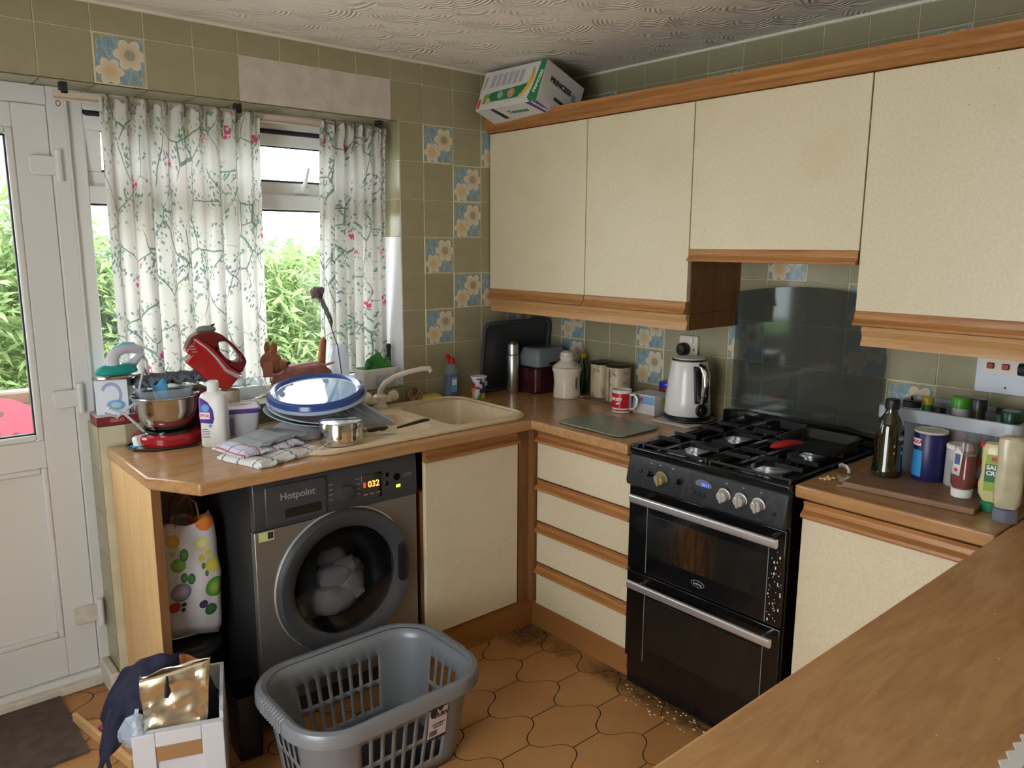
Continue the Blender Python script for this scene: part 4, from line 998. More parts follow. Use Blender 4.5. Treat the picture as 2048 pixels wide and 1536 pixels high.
def tilt(x, y, z, rx, ry, rz=0): return (rx, ry, rz)
# ================================================================ washing up
cb = thing('mixing_bowl', 'pale upturned bowl under the leaning plates', 'bowl', (-1.435, -.300, ZW+.0125))
part(cb, 'bowl_shell', MB().lathe([(.098, 0), (.099, .004), (.092, .022), (.070, .038), (.045, .045), (.042, .047), (.0, .046)], 30, cap=False), pbr('lilac_china', rgb(196, 186, 190), .3))
M['china'] = pbr('white_china', rgb(206, 208, 210), .22); M['bluechina'] = pbr('pale_blue_glaze', rgb(150, 186, 200), .2)
def plate_mesh(R, mat): return mesh_of('plate', MB().lathe([(.0, .0), (R*.55, .0), (R*.62, .003), (R*.98, .016), (R, .018), (R*.985, .020), (R*.62, .007), (R*.5, .004), (0, .004)], 40, cap=False), mat)
pm_ = {'w': plate_mesh(.132, M['china']), 'b': plate_mesh(.138, M['bluechina'])}
PL = [('b', 'pale blue dinner plate leaning on the upturned bowl'), ('w', 'white plate stacked on the pale blue plate')]
Q = T(-1.408, -.285, ZW+.064) @ RZ(-14) @ RY(9) @ RX(7)
for i, (k, lb) in enumerate(PL):
    o = bpy.data.objects.new('plate', pm_[k]); COL.objects.link(o); tag(o, lb, 'plate', 'plates drying by the sink')
    o.matrix_world = Q @ T(.010*i, .006*i, .0075*i)
tb = thing('ribbed_drainer_tray', 'ribbed translucent plastic drainer tray leaning under the blue rimmed lid', 'tray', (0, 0, ZW))
_c = [Vector((-1.345, -.215, .118)), Vector((-1.195, -.215, .108)), Vector((-1.262, -.402, .032)), Vector((-1.10, -.392, .018))]
def tray_pt(u, v, off=0.0):
    p = _c[0]*(1-u)*(1-v)+_c[1]*u*(1-v)+_c[2]*(1-u)*v+_c[3]*u*v
    n = (_c[1]-_c[0]).cross(_c[2]-_c[0]).normalized(); n = n if n.z > 0 else -n
    return p+n*off
NRB = 5
part(tb, 'ribbed_sheet', MB().grid(NRB*8+1, 5, lambda u, v: tray_pt(u, v, .006*max(0, cos(u*NRB*2*pi))**3)[:]), pbr('greyish_clear_plastic', rgb(150, 156, 166), .2, coat=.4), smooth=60, solid=.0015)
for uu in (0.0, 1.0): part(tb, 'side_lip', MB().tube([tray_pt(uu, 0, .006)[:], tray_pt(uu, 1, .006)[:]], .008, 6, sq=.6), M['milky'])
ld_ = thing('blue_rimmed_lid', 'large round glass lid with thick blue rim on top of the washing up', 'lid', (0, 0, 0))
ld_.matrix_world = T(-1.328, -.235, ZW+.142) @ RY(-7) @ RX(8) @ Matrix.Scale(.92, 4)
M['bluerim'] = pbr('navy_blue_rim', rgb(44, 74, 140), .2, coat=.4)
part(ld_, 'rim', MB().lathe([(.158, .002), (.166, -.010), (.184, -.012), (.190, -.004), (.186, .012), (.172, .018), (.158, .012), (.154, .006)], 56, cap=False), M['bluerim'])
part(ld_, 'lid_glass', MB().lathe([(.0, .012), (.10, .010), (.155, .006), (.155, .002), (.1, .006), (0, .008)], 48, cap=False), pbr('pale_blue_glass', rgb(150, 186, 226), .03, coat=1.0, spec=1.0))
part(ld_, 'under_rim', MB().lathe([(.168, -.014), (.194, -.020), (.196, -.015), (.186, -.008)], 56, cap=False), pbr('pale_enamel', rgb(176, 190, 214), .25))
sp_ = thing('saucepan', 'small steel saucepan upside down on the drainer', 'saucepan', (-1.368, -.486, ZW+.0125), 6)
part(sp_, 'pan_body', MB().lathe([(.068, 0), (.072, .001), (.073, .004), (.073, .066), (.070, .074), (.062, .078), (.0, .078)], 44, cap=False), M['steel'])
part(sp_, 'handle', MB().tube([(.072, 0, .022), (.10, .0, .022), (.12, .0, .020), (.17, .004, .018), (.195, .006, .016)], [.006, .007, .012, .011, .008], 10, sq=.7), M['black'])
part(sp_, 'handle_ferrule', MB().tube([(.074, 0, .022), (.102, 0, .022)], .009, 10), M['steel'])
ut = thing('kitchen_utensil', 'black handled utensil lying behind the saucepan on the sink edge', 'utensil', (-1.10, -.455, ZW+.020), 4)
part(ut, 'handle', MB().tube([(-.03, 0, .0), (.03, 0, .004), (.09, 0, .008), (.115, -.002, .008)], [.006, .009, .011, .007], 10, sq=.6), M['black'])
part(ut, 'shaft', MB().tube([(-.10, .0, .0), (-.03, 0, .0)], .003, 6), M['steel'])

# tea towels
def m_towel(nm, c0, c1, c2, sc, wd=.10):
    g = G(nm); x, y, z = g.sep(g.obj())
    fx = (x*sc).frac(); fy = (y*sc).frac(); a = fx.lt(wd).max(fy.lt(wd)); b = ((x*sc*2.0+.3).frac()).lt(wd*.8)
    c = g.mix(a, c0, c1); c = g.mix(b, c, c2); g.set(color=c, rough=.95); g.bump(g.noise(g.obj(), 400, 2), .3, .001); return g.m
def towel(label, loc, rz, w, d, h, mat, seed):
    t = thing('tea_towel', label, 'tea towel', loc, rz, group='tea towels on the worktop')
    def top(u, v):
        x = -w/2+w*u; y = -d/2+d*v
        e = min(u, 1-u, v, 1-v); z = h*min(1, e*9+.25)+.006*mnoise.noise(Vector((x*14+seed, y*14, seed)))+.004*sin(x*40+seed)
        return (x+.010*mnoise.noise(Vector((y*11, seed, 2))), y+.012*mnoise.noise(Vector((x*10, seed, 7))), max(.004, z))
    m = MB().grid(30, 24, top); n = 30; k = 24
    b = len(m.v); m.grid(30, 24, lambda u, v: (top(u, v)[0], top(u, v)[1], .0008+(.0 if v > .02 else 0)))
    rim = [i for i in range(n)]+[j*n+n-1 for j in range(1, k)]+[(k-1)*n+i for i in range(n-2, -1, -1)]+[j*n for j in range(k-2, 0, -1)]
    for i in range(len(rim)): a, c = rim[i], rim[(i+1) % len(rim)]; m.f.append((a, c, b+c, b+a))
    part(t, 'folded_cloth', m, mat, smooth=60)
    part(t, 'fold_edge', MB().tube([(-w/2+.004+(w-.008)*i/20, -d/2-.001+.004*sin(i*.9+seed), h*.42+.003*sin(i*1.3+seed)) for i in range(21)], [max(.003, h*.34)]*21, 8), mat)
    return t
towel('white tea towel with dark checks at the bottom of the folded stack', (-1.600, -.455, ZW+.0003), 16, .26, .20, .022, m_towel('check_towel', rgb(214, 212, 210), rgb(120, 120, 128), rgb(226, 224, 222), 14), 1)
towel('white tea towel with red and blue stripes in the middle of the stack', (-1.625, -.41, ZW+.024), 10, .23, .17, .016, m_towel('stripe_towel', rgb(206, 204, 220), rgb(170, 104, 106), rgb(132, 142, 186), 18), 4)
towel('grey blue faded tea towel on top of the folded stack', (-1.575, -.385, ZW+.042), 18, .21, .15, .012, m_towel('faded_towel', rgb(140, 148, 158), rgb(150, 156, 158), rgb(134, 144, 140), 9, .3), 8)

# ================================================================ stand mixer
mx = thing('stand_mixer', 'red stand mixer with steel bowl and head tilted up', 'mixer', (-1.795, -.055, ZW), 0)
M['gloss_red'] = pbr('glossy_red', rgb(168, 18, 34), .16, coat=.6)
part(mx, 'base', MB().lathe([(.105, 0), (.112, .006), (.112, .030), (.104, .040), (.09, .042)], 40, c=(0, 0)).prism(rrect(0, -.075, .19, .075, .03), .001, .038), M['gloss_red'], bevel=.004)
part(mx, 'turntable', MB().lathe([(.088, .042), (.086, .048), (.07, .051), (.06, .052)], 36), M['black_gloss'])
bo = part(mx, 'steel_bowl', MB().lathe([(.058, .052), (.070, .055), (.086, .078), (.100, .115), (.107, .158), (.111, .163), (.108, .166), (.103, .160), (.096, .115), (.082, .082), (.0, .060)], 48, cap=False), M['steel'])
part(mx, 'column', MB().prism([(.100, .036), (.185, .036), (.175, .10), (.160, .165), (.130, .175), (.110, .15), (.112, .09)], -.042, .042, ax='y'), M['darkred'], bevel=.012, seg=3)
HX = T(.175, .035, 0) @ RZ(-10)
OUT = [(-.0873, .3069), (-.0794, .3305), (-.0654, .3503), (-.0387, .366), (.0038, .369), (.039, .3515), (.0707, .3215), (.1026, .284), (.1162, .2509), (.095, .2093)]
HOLE = [(.021, .328), (.0444, .3301), (.0699, .3074), (.0886, .2778), (.0908, .2563), (.0735, .2504), (.0474, .2665), (.0258, .2961)]
UP = OUT+[(.0558, .2374), (.0279, .2749), (-.0121, .323), (-.0494, .340)]
YZ = Matrix(((1, 0, 0, 0), (0, 0, -1, 0), (0, 1, 0, 0), (0, 0, 0, 1)))
part(mx, 'head_shell', MB().holed(UP, [HOLE[::-1]], -.036, .036).xf(HX @ YZ), M['darkred'], bevel=.010, seg=4)
LOW = [(-.0494, .3494), (-.0121, .323), (.0279, .2749), (.0558, .2374), (.095, .2093), (.0696, .1827), (.048, .1594), (.0276, .1577), (-.0205, .1868), (-.0571, .2285), (-.0932, .2659), (-.0695, .2868), (-.0864, .2965), (-.0873, .3069)]
part(mx, 'head_underside', MB().prism(LOW, -.042, .042, ax='y').xf(HX), M['gloss_red'], bevel=.008, seg=3)
part(mx, 'silver_band', MB().tube([(-.0593, -.040, .3448), (-.0195, -.0435, .3100), (.0111, -.0435, .2725), (.0385, -.0435, .2290), (.0854, -.040, .1980)], [.004, .004, .005, .007, .009], 8).xf(HX), M['alu'])
for i in range(3): part(mx, 'vent_slot', MB().box(-.078+i*.004, -.0425, .318-i*.010, -.060+i*.004, -.0415, .322-i*.010).xf(HX), M['printgrey'])
part(mx, 'speed_dial', MB().ball((-.012, 0, .372), .034, .024, .014, 16, 8).xf(HX), M['grey'])
part(mx, 'eject_button', MB().tube([(.0, 0, .378), (.018, 0, .390)], [.006, .003], 8).xf(HX), M['black'])
part(mx, 'power_cord', MB().tube([(-.09, .05, .004), (-.135, .0, .005), (-.13, -.07, .004), (-.08, -.115, .004), (.0, -.128, .004), (.06, -.12, .004)], .0035, 6), M['black'])
tc_ = thing('food_tub', 'clear plastic tub with a blue wrapper sitting inside the mixer bowl', 'tub', (-1.80, -.052, ZW+.104))
part(tc_, 'tub_shell', dish(-.085, -.07, .085, .07, .03, .085, .018, .002), M['clear'])
part(tc_, 'blue_wrapper', MB().grid(8, 8, lambda u, v: (-.04+.05*u, -.055+.05*v, .006+.10*v+.012*sin(6*u+3*v))), pbr('blue_foil', rgb(70, 150, 196), .3), smooth=180, solid=.001)
part(tc_, 'grey_pouch', MB().ball((.03, .0, .035), .04, .04, .03, 14, 8), pbr('pouch', rgb(120, 126, 120), .5))

# ================================================================ bottles and tubs by the mixer
db = thing('detergent_bottle', 'white laundry bottle with purple label in front of the purple lidded tub', 'bottle', (-1.690, -.215, ZW), -42)
def oval(rx, ry, n=28): return [(rx*(abs(cos(a))**.62)*(1 if cos(a) > 0 else -1), ry*(abs(sin(a))**.62)*(1 if sin(a) > 0 else -1)) for a in [2*pi*(i+.5)/n for i in range(n)]]
def ovloft(prof, n=28):   # (rx, ry, z)
    vs = []; fs = []
    for rx, ry, z in prof: vs += [(p[0], p[1], z) for p in oval(rx, ry, n)]
    for k in range(len(prof)-1):
        for i in range(n): fs.append((k*n+i, k*n+(i+1) % n, (k+1)*n+(i+1) % n, (k+1)*n+i))
    fs += [tuple(range(n-1, -1, -1)), tuple(range((len(prof)-1)*n, len(prof)*n))]
    return MB().add(vs, fs)
part(db, 'bottle_body', ovloft([(.040, .029, 0), (.044, .033, .006), (.043, .033, .06), (.044, .033, .13), (.044, .033, .165), (.039, .029, .178), (.022, .02, .186)]), M['white'])
part(db, 'cap', MB().lathe([(.019, .186), (.0195, .19), (.0185, .218), (.015, .222)], 24), M['white'])
LBY = -.0334
part(db, 'purple_swirl', MB().add([(-.036, LBY, .085), (.006, LBY, .082), (.012, LBY, .10), (.008, LBY, .13), (-.008, LBY, .155), (-.028, LBY, .168), (-.037, LBY, .17), (-.037, LBY-.0006, .11)], [(0, 1, 2, 3, 4, 5, 6, 7)]), M['printpurple'], solid=.0006)
part(db, 'blue_flower', MB().lathe([(.013, 0), (.013, .0006)], 14).xf(T(-.016, LBY-.0004, .135) @ RX(90)), M['printblue'])
part(db, 'white_panel', MB().box(-.036, LBY-.0012, .098, -.002, LBY-.0005, .120), M['printwhite'])
part(db, 'brand_lettering', text('ERSIL', .014, .02).xf(T(-.018, LBY-.0016, .109) @ RX(90) @ RZ(-3)), M['printred'])
part(db, 'small_print', MB().box(-.03, LBY-.001, .062, -.012, LBY-.0004, .064).box(-.03, LBY-.001, .054, -.006, LBY-.0004, .056).box(-.03, LBY-.001, .046, -.006, LBY-.0004, .048).box(-.03, LBY-.001, .036, -.004, LBY-.0004, .038), M['print'], kind='stuff')
part(db, 'blue_seal', MB().lathe([(.006, 0), (.006, .0006)], 12).xf(T(-.002, LBY-.0004, .075) @ RX(90)), M['printblue'])
tu = thing('laundry_tub', 'white plastic tub with a purple edged lid beside the laundry bottle', 'tub', (-1.583, -.150, ZW), -18)
def sqloft(prof, r=.018):
    vs = []; fs = []; n = None
    for a, b, z in prof:
        p = rrect(-a, -b, a, b, r); n = len(p); vs += [(q[0], q[1], z) for q in p]
    for k in range(len(prof)-1):
        for i in range(n): fs.append((k*n+i, k*n+(i+1) % n, (k+1)*n+(i+1) % n, (k+1)*n+i))
    fs += [tuple(range(n-1, -1, -1)), tuple(range((len(prof)-1)*n, len(prof)*n))]
    return MB().add(vs, fs)
part(tu, 'tub_body', sqloft([(.056, .052, 0), (.066, .062, .096)]), pbr('translucent_white', rgb(190, 190, 196), .4))
part(tu, 'lid_edge', sqloft([(.070, .066, .096), (.072, .068, .099), (.072, .068, .108), (.069, .065, .111)], .02), pbr('purple_plastic', rgb(84, 62, 140), .3))
part(tu, 'lid_panel', sqloft([(.064, .060, .111), (.063, .059, .1125)], .02), pbr('lid_print', rgb(214, 212, 224), .4))
part(tu, 'lid_lettering', text('VANISH', .026, .02).xf(T(0, .008, .1128) @ RZ(10)), pbr('soft_red_print', rgb(214, 96, 104), .5))
part(tu, 'side_label', MB().box(-.060, -.0605, .02, -.02, -.0565, .085).xf(RX(0)), pbr('purple_label', rgb(126, 118, 160), .5))
cc_ = thing('cream_beaker', 'tall cream plastic beaker behind the laundry bottle', 'beaker', (-1.568, -.032, ZW))
part(cc_, 'beaker_wall', MB().lathe([(.030, 0), (.036, .14), (.0365, .150), (.034, .150), (.028, .004), (0, .004)], 26, cap=False), pbr('cream_plastic', rgb(214, 202, 172), .45))
pbg = thing('plastic_bag', 'crumpled clear plastic bag on the sill beside the toy cat', 'bag', (-1.475, .048, SILL+.012))
part(pbg, 'bag_film', MB().ball((0, 0, .045), .085, .05, .048, 24, 14).warp(lambda x, y, z: (x+.02*mnoise.noise(Vector((x*30, y*30, z*30))), y+.014*mnoise.noise(Vector((x*30+4, y*30, z*30))), max(0, z+.018*mnoise.noise(Vector((x*26, y*26+8, z*26)))))), M['clear'], smooth=50)
cl2 = onemesh('blue_cloth', MB().grid(14, 10, lambda u, v: (-1.925+.11*u, -.115+.05*v+.006*sin(8*u), ZW+.003+.004*(1+sin(11*u+5*v)))), pbr('bright_blue_cloth', rgb(50, 140, 206), .7), 'small bright blue cloth under the mixer cord', 'cloth', smooth=180, solid=.002)
br = thing('dish_brush', 'round wooden dish brush head leaning behind the sink', 'brush', (-.770, -.035, ZW+.034), rot=(62, 0, -25))
part(br, 'brush_head', MB().lathe([(.0, -.006), (.028, -.006), (.031, .0), (.028, .006), (.0, .007)], 26, cap=False), wood('brush_wood', rgb(150, 110, 72), rgb(178, 136, 96), 'x', 3))
bt = MB()
for i in range(60):
    a = random.uniform(0, 6.28); r = .024*sqrt(random.random()); bt.tube([(r*cos(a), r*sin(a), .006), (r*cos(a)*1.15, r*sin(a)*1.15, .022)], .0012, 4)
part(br, 'bristles', bt, pbr('bristle', rgb(96, 62, 40), .9), kind='stuff')
sg = thing('sponge', 'yellow washing up sponge behind the sink', 'sponge', (-.695, -.034, ZW), 3)
part(sg, 'foam', MB().prism(rrect(-.05, -.025, .05, .025, .008), .006, .024), pbr('yellow_foam', rgb(204, 186, 96), .95, bump=.8, bs=150), bevel=.004)
part(sg, 'scourer', MB().prism(rrect(-.05, -.025, .05, .025, .008), 0, .006), pbr('scourer', rgb(150, 140, 70), .95))
wl_ = thing('washing_up_bottle', 'blue washing up liquid bottle with a red flip cap', 'bottle', (-.584, -.048, ZW), 10)
part(wl_, 'bottle_body', ovloft([(.028, .018, 0), (.032, .021, .006), (.031, .021, .05), (.026, .019, .085), (.031, .021, .115), (.024, .018, .140), (.013, .012, .155)]), glassy('clear_pet', (.8, .88, .92, 1), .7, .05, (.5, .6, .66, 1)))
part(wl_, 'blue_liquid', ovloft([(.026, .0165, .002), (.0305, .0195, .007), (.0295, .0195, .05), (.0245, .0175, .085), (.0285, .019, .104)]), pbr('blue_liquid', rgb(20, 60, 140), .15))
part(wl_, 'label', MB().box(-.022, -.0225, .03, .012, -.021, .098), pbr('soap_label', rgb(96, 168, 210), .5))
part(wl_, 'label_white', MB().box(-.018, -.0232, .06, .008, -.0224, .085), M['printwhite'])
cp = part(wl_, 'cap', MB().lathe([(.014, .153), (.016, .158), (.015, .176), (.008, .18)], 18), M['red'])
part(cp, 'flip_lid', MB().tube([(-.012, 0, .178), (-.032, -.004, .196)], [.010, .008], 10), M['red'])
yg = thing('yoghurt_pot', 'colourful printed yoghurt pot beside the sink', 'pot', (-.500, -.135, ZW), 30)
def m_pot():
    g = G('pot_print'); x, y, z = g.sep(g.obj()); v = g.vor(g.obj(), 42.0, 'F1', 1.0, 'Color')
    sx = g.nt.nodes.new('ShaderNodeSeparateColor'); g.nt.links.new(v, sx.inputs[0]); r = E(g, sx.outputs[0]); b = E(g, sx.outputs[2])
    c = g.mix(r.gt(.55), rgb(202, 198, 206), rgb(44, 42, 88)); c = g.mix(b.gt(.72)*z.gt(.045), c, rgb(178, 34, 74)); c = g.mix(b.lt(.35)*z.lt(.05), c, rgb(222, 172, 50)); c = g.mix(r.lt(.22)*z.lt(.06), c, rgb(80, 150, 70))
    g.set(color=c, rough=.35); return g.m
part(yg, 'cup', MB().lathe([(.027, 0), (.029, .004), (.034, .094)], 28), m_pot())
part(yg, 'rim', MB().lathe([(.036, .094), (.037, .097), (.036, .100), (.033, .1)], 28), M['white'])
part(yg, 'lettering', bend(text('SKI', .030, .03), .0338).xf(T(0, 0, 0)) if False else text('SKI', .026, .03).xf(T(0, -.0345, .068) @ RX(86)), M['printwhite'])
# ================================================================ carton on the wall cupboards
cx_ = thing('appliance_carton', 'white and green appliance carton with a banana print on top of the cupboards', 'box', (0, 0, 0))
_y, _t = .047, .363; L_, h1, h2 = .367, .174, .234
lx = Vector((sin(_y), -cos(_y), 0)); pz = Vector((cos(_y), sin(_y), 0))
dn = -cos(_t)*Vector((0, 0, 1))-sin(_t)*pz; bkv = cos(_t)*pz-sin(_t)*Vector((0, 0, 1))
A2 = Vector((-.400, -.066, 2.285)); org = A2+dn*h1   # front lower corner at the window end
upv = -dn
cx_.matrix_world = Matrix(((lx.x, bkv.x, upv.x, org.x), (lx.y, bkv.y, upv.y, org.y), (lx.z, bkv.z, upv.z, org.z), (0, 0, 0, 1)))
part(cx_, 'carton_body', MB().box(0, 0, 0, L_, h2, h1), pbr('white_card', rgb(206, 204, 198), .5), bevel=.0015)
def flat(nm, m, mat): return part(cx_, nm, m, mat, solid=0)
gG, gL = pbr('carton_green', rgb(30, 118, 72), .45), pbr('carton_lime', rgb(112, 162, 62), .45)
flat('green_band', MB().add([(.06, -.0006, .03), (.245, -.0006, .03), (.29, -.0006, .085), (.075, -.0006, .072)], [(0, 1, 2, 3)]), gG)
flat('lime_band', MB().add([(.03, -.0005, .025), (.062, -.0005, .028), (.075, -.0005, .07), (.035, -.0005, .068)], [(0, 1, 2, 3)]).add([(.24, -.0005, .04), (.285, -.0005, .05), (.30, -.0005, .09), (.26, -.0005, .085)], [(0, 1, 2, 3)]), gL)
flat('green_spine', MB().add([(.325, -.0007, 0), (L_-.002, -.0007, 0), (L_-.002, -.0007, h1), (.335, -.0007, h1), (.318, -.0007, .06), (.305, -.0007, .02)], [(0, 1, 2, 3, 4, 5)]), gG)
part(cx_, 'banana', MB().tube([(.255, -.001, .022), (.275, -.001, .035), (.30, -.001, .065), (.312, -.001, .10), (.312, -.001, .135), (.305, -.001, .15)], [.003, .009, .013, .014, .012, .004], 8, sq=.12), pbr('banana_print', rgb(222, 178, 60), .5))
part(cx_, 'maker_name_spine', text('PRINCESS', .022, .03).xf(T(.345, -.0009, .085) @ RX(90) @ RZ(78)), M['printwhite'])
for i in range(6): part(cx_, 'text_column', MB().add([(.055+i*.034, -.0005, .095), (.080+i*.034, -.0005, .098), (.084+i*.034, -.0005, .155), (.059+i*.034, -.0005, .152)], [(0, 1, 2, 3)]), pbr('faint_text', rgb(168, 166, 170), .6) if i == 0 else bpy.data.materials['faint_text'])
for x, z, r, c in ((.065, .035, .014, rgb(196, 168, 150)), (.135, .055, .017, rgb(150, 176, 160)), (.20, .055, .021, rgb(186, 140, 112))):
    part(cx_, 'photo_spot', MB().lathe([(r, 0), (r, .0004)], 18).xf(T(x, -.0007, z) @ RX(90)), pbr('photo_%d' % int(r*1000), c, .5, var=.3, vs=60))
part(cx_, 'side_title', text('Yonanas', .018, .03).xf(T(.02, -.0007, .12) @ RX(90) @ RZ(82)), pbr('olive_title', rgb(110, 130, 60), .5))
part(cx_, 'red_badge', MB().box(.006, -.0008, .008, .02, -.0003, .05), M['printred'])
# end face
part(cx_, 'maker_name_end', text('PRINCESS', .030, .05).xf(T(L_+.0006, .105, .112) @ RZ(90) @ RX(90)), M['print'])
part(cx_, 'bar_code', MB().box(L_, .175, .09, L_+.0006, .20, .118), M['printgrey'])
part(cx_, 'black_stamp', MB().box(L_, .085, .045, L_+.0006, .15, .058), M['print'])
# under face
part(cx_, 'purple_corner', MB().add([(.30, .0, -.0006), (L_, .0, -.0006), (L_, .09, -.0006), (.33, .09, -.0006)], [(0, 1, 2, 3)]), pbr('carton_purple', rgb(70, 52, 128), .5))
part(cx_, 'purple_lettering', text('PRINCESS', .02, .03).xf(T(.345, .045, -.0009) @ RX(180) @ RZ(-75)), M['printwhite'])
part(cx_, 'title_under', text('Yonanas', .034, .03).xf(T(.215, .05, -.0008) @ RX(180)), M['printgreen'])
part(cx_, 'black_stripe', MB().add([(.085, .006, -.0006), (.11, .006, -.0006), (.13, .09, -.0006), (.10, .09, -.0006)], [(0, 1, 2, 3)]), M['print'])

# ================================================================ corner of the worktop
ty = thing('baking_tray', 'dark grey baking tray leaning upright in the corner', 'tray', (-.222, -.040, ZW+.003), rot=(90+6, 0, 0))
part(ty, 'tray_base', MB().prism(rrect(-.205, 0, .205, .325, .04), 0, .004), pbr('dark_tray', rgb(46, 48, 52), .38))
part(ty, 'tray_rim', MB().tube([(x, y, .008) for x, y in rrect(-.20, .005, .20, .32, .04)], .009, 8, closed=True), pbr('tray_rim', rgb(62, 66, 72), .35))
fk = thing('vacuum_flask', 'slim brushed steel flask standing by the baking tray', 'flask', (-.292, -.125, ZW))
part(fk, 'flask_body', MB().lathe([(.026, 0), (.028, .003), (.028, .172), (.0265, .175)], 28), M['brushed'])
part(fk, 'seam_ring', MB().cyl(.0265, .175, .179, 28), M['black'])
part(fk, 'flask_cup', MB().lathe([(.027, .179), (.027, .205), (.024, .224), (.014, .234), (.0, .236)], 28, cap=False), M['brushed'])
mb_ = thing('maroon_bread_crock', 'dark maroon storage crock behind the cream jar', 'crock', (-.165, -.175, ZW))
part(mb_, 'crock_body', sqloft([(.085, .065, 0), (.092, .072, .01), (.092, .072, .10)], .03), pbr('dark_maroon', rgb(58, 20, 22), .25))
part(mb_, 'crock_lid', sqloft([(.095, .075, .1005), (.095, .075, .115), (.085, .065, .124)], .03), pbr('darker_maroon', rgb(50, 18, 20), .22))
gbx = thing('grey_lunch_box', 'smoky grey plastic box stacked on the maroon crock', 'box', (-.150, -.175, ZW+.1245))
part(gbx, 'box_shell', sqloft([(.095, .07, 0), (.098, .072, .045), (.082, .06, .078), (.075, .055, .082)], .02), pbr('smoky_grey', rgb(112, 122, 124), .25))
part(gbx, 'clip', MB().box(-.03, -.078, .006, .02, -.0725, .02), M['black'], bevel=.002)
jr = thing('ceramic_jar', 'cream ceramic jar with a ringed knob lid', 'jar', (-.175, -.36, ZW))
M['cream_ceramic'] = pbr('cream_ceramic', rgb(216, 206, 188), .25, var=.05)
part(jr, 'jar_body', MB().lathe([(.058, 0), (.062, .004), (.060, .03), (.058, .07), (.060, .105), (.066, .125), (.067, .135), (.06, .139)], 36), M['cream_ceramic'])
part(jr, 'jar_lid', MB().lathe([(.062, .139), (.056, .146), (.038, .160), (.030, .166), (.030, .172), (.034, .178), (.034, .185), (.029, .188), (.031, .193), (.030, .200), (.018, .208), (.0, .209)], 32, cap=False), M['cream_ceramic'])
part(jr, 'painted_motif', MB().ball((.05, -.032, .07), .003, .014, .03, 10, 8).xf(RZ(-58)), pbr('brown_motif', rgb(110, 78, 50), .6))
part(jr, 'lid_swirl', MB().tube([(-.014+.004*i, -.055+abs(i-3)*.002, .149+.004*sin(i*2)) for i in range(8)], .0013, 5), pbr('brown_line', rgb(96, 64, 48), .6))
gbt = thing('oil_bottle', 'small green glass bottle with yellow cap behind the cream jar', 'bottle', (-.045, -.33, ZW))
part(gbt, 'bottle_glass', MB().lathe([(.024, 0), (.026, .005), (.026, .115), (.018, .14), (.014, .15), (.014, .165)], 24), pbr('green_bottle_glass', rgb(24, 92, 48), .08, coat=.6))
part(gbt, 'cap', MB().lathe([(.016, .163), (.017, .166), (.016, .182), (.012, .184)], 20), pbr('yellow_cap', rgb(196, 160, 30), .4))
tr_ = thing('serving_board', 'thin brown board under the two stained canisters', 'board', (-.105, -.525, ZW), 90)
part(tr_, 'board', MB().prism(rrect(-.15, -.085, .135, .085, .03), 0, .008), M['brownwood'], bevel=.002)
def canister(label, y, x, w, d, h, rz):
    t = thing('canister', label, 'canister', (x, y, ZW+.0085), rz, group='stained canisters')
    g = G('stained_cream'); n = g.noise(g.obj(), 16, 4, .7, 1.0) ; g.set(color=g.mix(n.smooth(.5, .72), rgb(190, 174, 146), rgb(104, 74, 50)), rough=.4)
    part(t, 'canister_wall', sqloft([(w*.5, d*.5, 0), (w*.5, d*.5, h)], min(w, d)*.38), g.m)
    part(t, 'lid', sqloft([(w*.53, d*.53, h+.0005), (w*.55, d*.55, h+.006), (w*.5, d*.5, h+.012)], min(w, d)*.4), pbr('dark_lid', rgb(44, 34, 28), .4))
    return t
canister('stained cream canister with dark lid beside the green bottle', -.472, -.070, .085, .09, .145, -8)
canister('stained cream canister with dark lid behind the red mug', -.590, -.092, .095, .095, .148, -8)
part(bpy.data.objects['canister.001'], 'dark_seam', MB().box(-.0485, .0, .0, -.0475, .004, .14), M['print'])
for i, (x, y) in enumerate(((-.175, -.455), (-.165, -.485), (-.16, -.46))):
    onemesh('nut_shell', MB().ball((x, y, ZW+.0145), .012, .008, .006, 8, 6).warp(lambda a, b, c: (a+.003*mnoise.noise(Vector((a*90, b*90, c*90))), b, c)), pbr('shell_%d' % i, rgb(150-20*i, 120-10*i, 90), .8), ('pale crumb on the brown board nearest the jar', 'dark crumb on the brown board nearest the mug', 'small curled crumb on the brown board')[i], 'crumb')
mg = thing('mug', 'red and white mug with lettering in front of the canisters', 'mug', (-.226, -.730, ZW), -42)
part(mg, 'mug_wall', MB().lathe([(.034, 0), (.039, .003), (.040, .092), (.0385, .094), (.037, .092), (.036, .006), (0, .005)], 36, cap=False), pbr('white_glaze', rgb(216, 212, 206), .2))
part(mg, 'red_wrap', MB().grid(26, 2, lambda u, v: (.0404*cos(-pi/2-2.2+2.9*u), .0404*sin(-pi/2-2.2+2.9*u), .022+.06*v)), pbr('mug_red', rgb(186, 30, 36), .25))
part(mg, 'red_line', MB().grid(26, 2, lambda u, v: (.0404*cos(-pi/2-2.2+2.9*u), .0404*sin(-pi/2-2.2+2.9*u), .010+.005*v)), bpy.data.materials['mug_red'])
def wrap(m, R, a0): return m.warp(lambda x, y, z: ((R-y)*sin(x/R+a0), -(R-y)*cos(x/R+a0), z))
part(mg, 'lettering', wrap(text('DADDY', .0165, .04).xf(T(0, 0, .058) @ RX(90)), .0407, radians(-46)), M['printwhite'])
part(mg, 'script_lettering', wrap(text('elf', .016, .01, italic=.4).xf(T(0, 0, .042) @ RX(90)), .0407, radians(-34)), M['printwhite'])
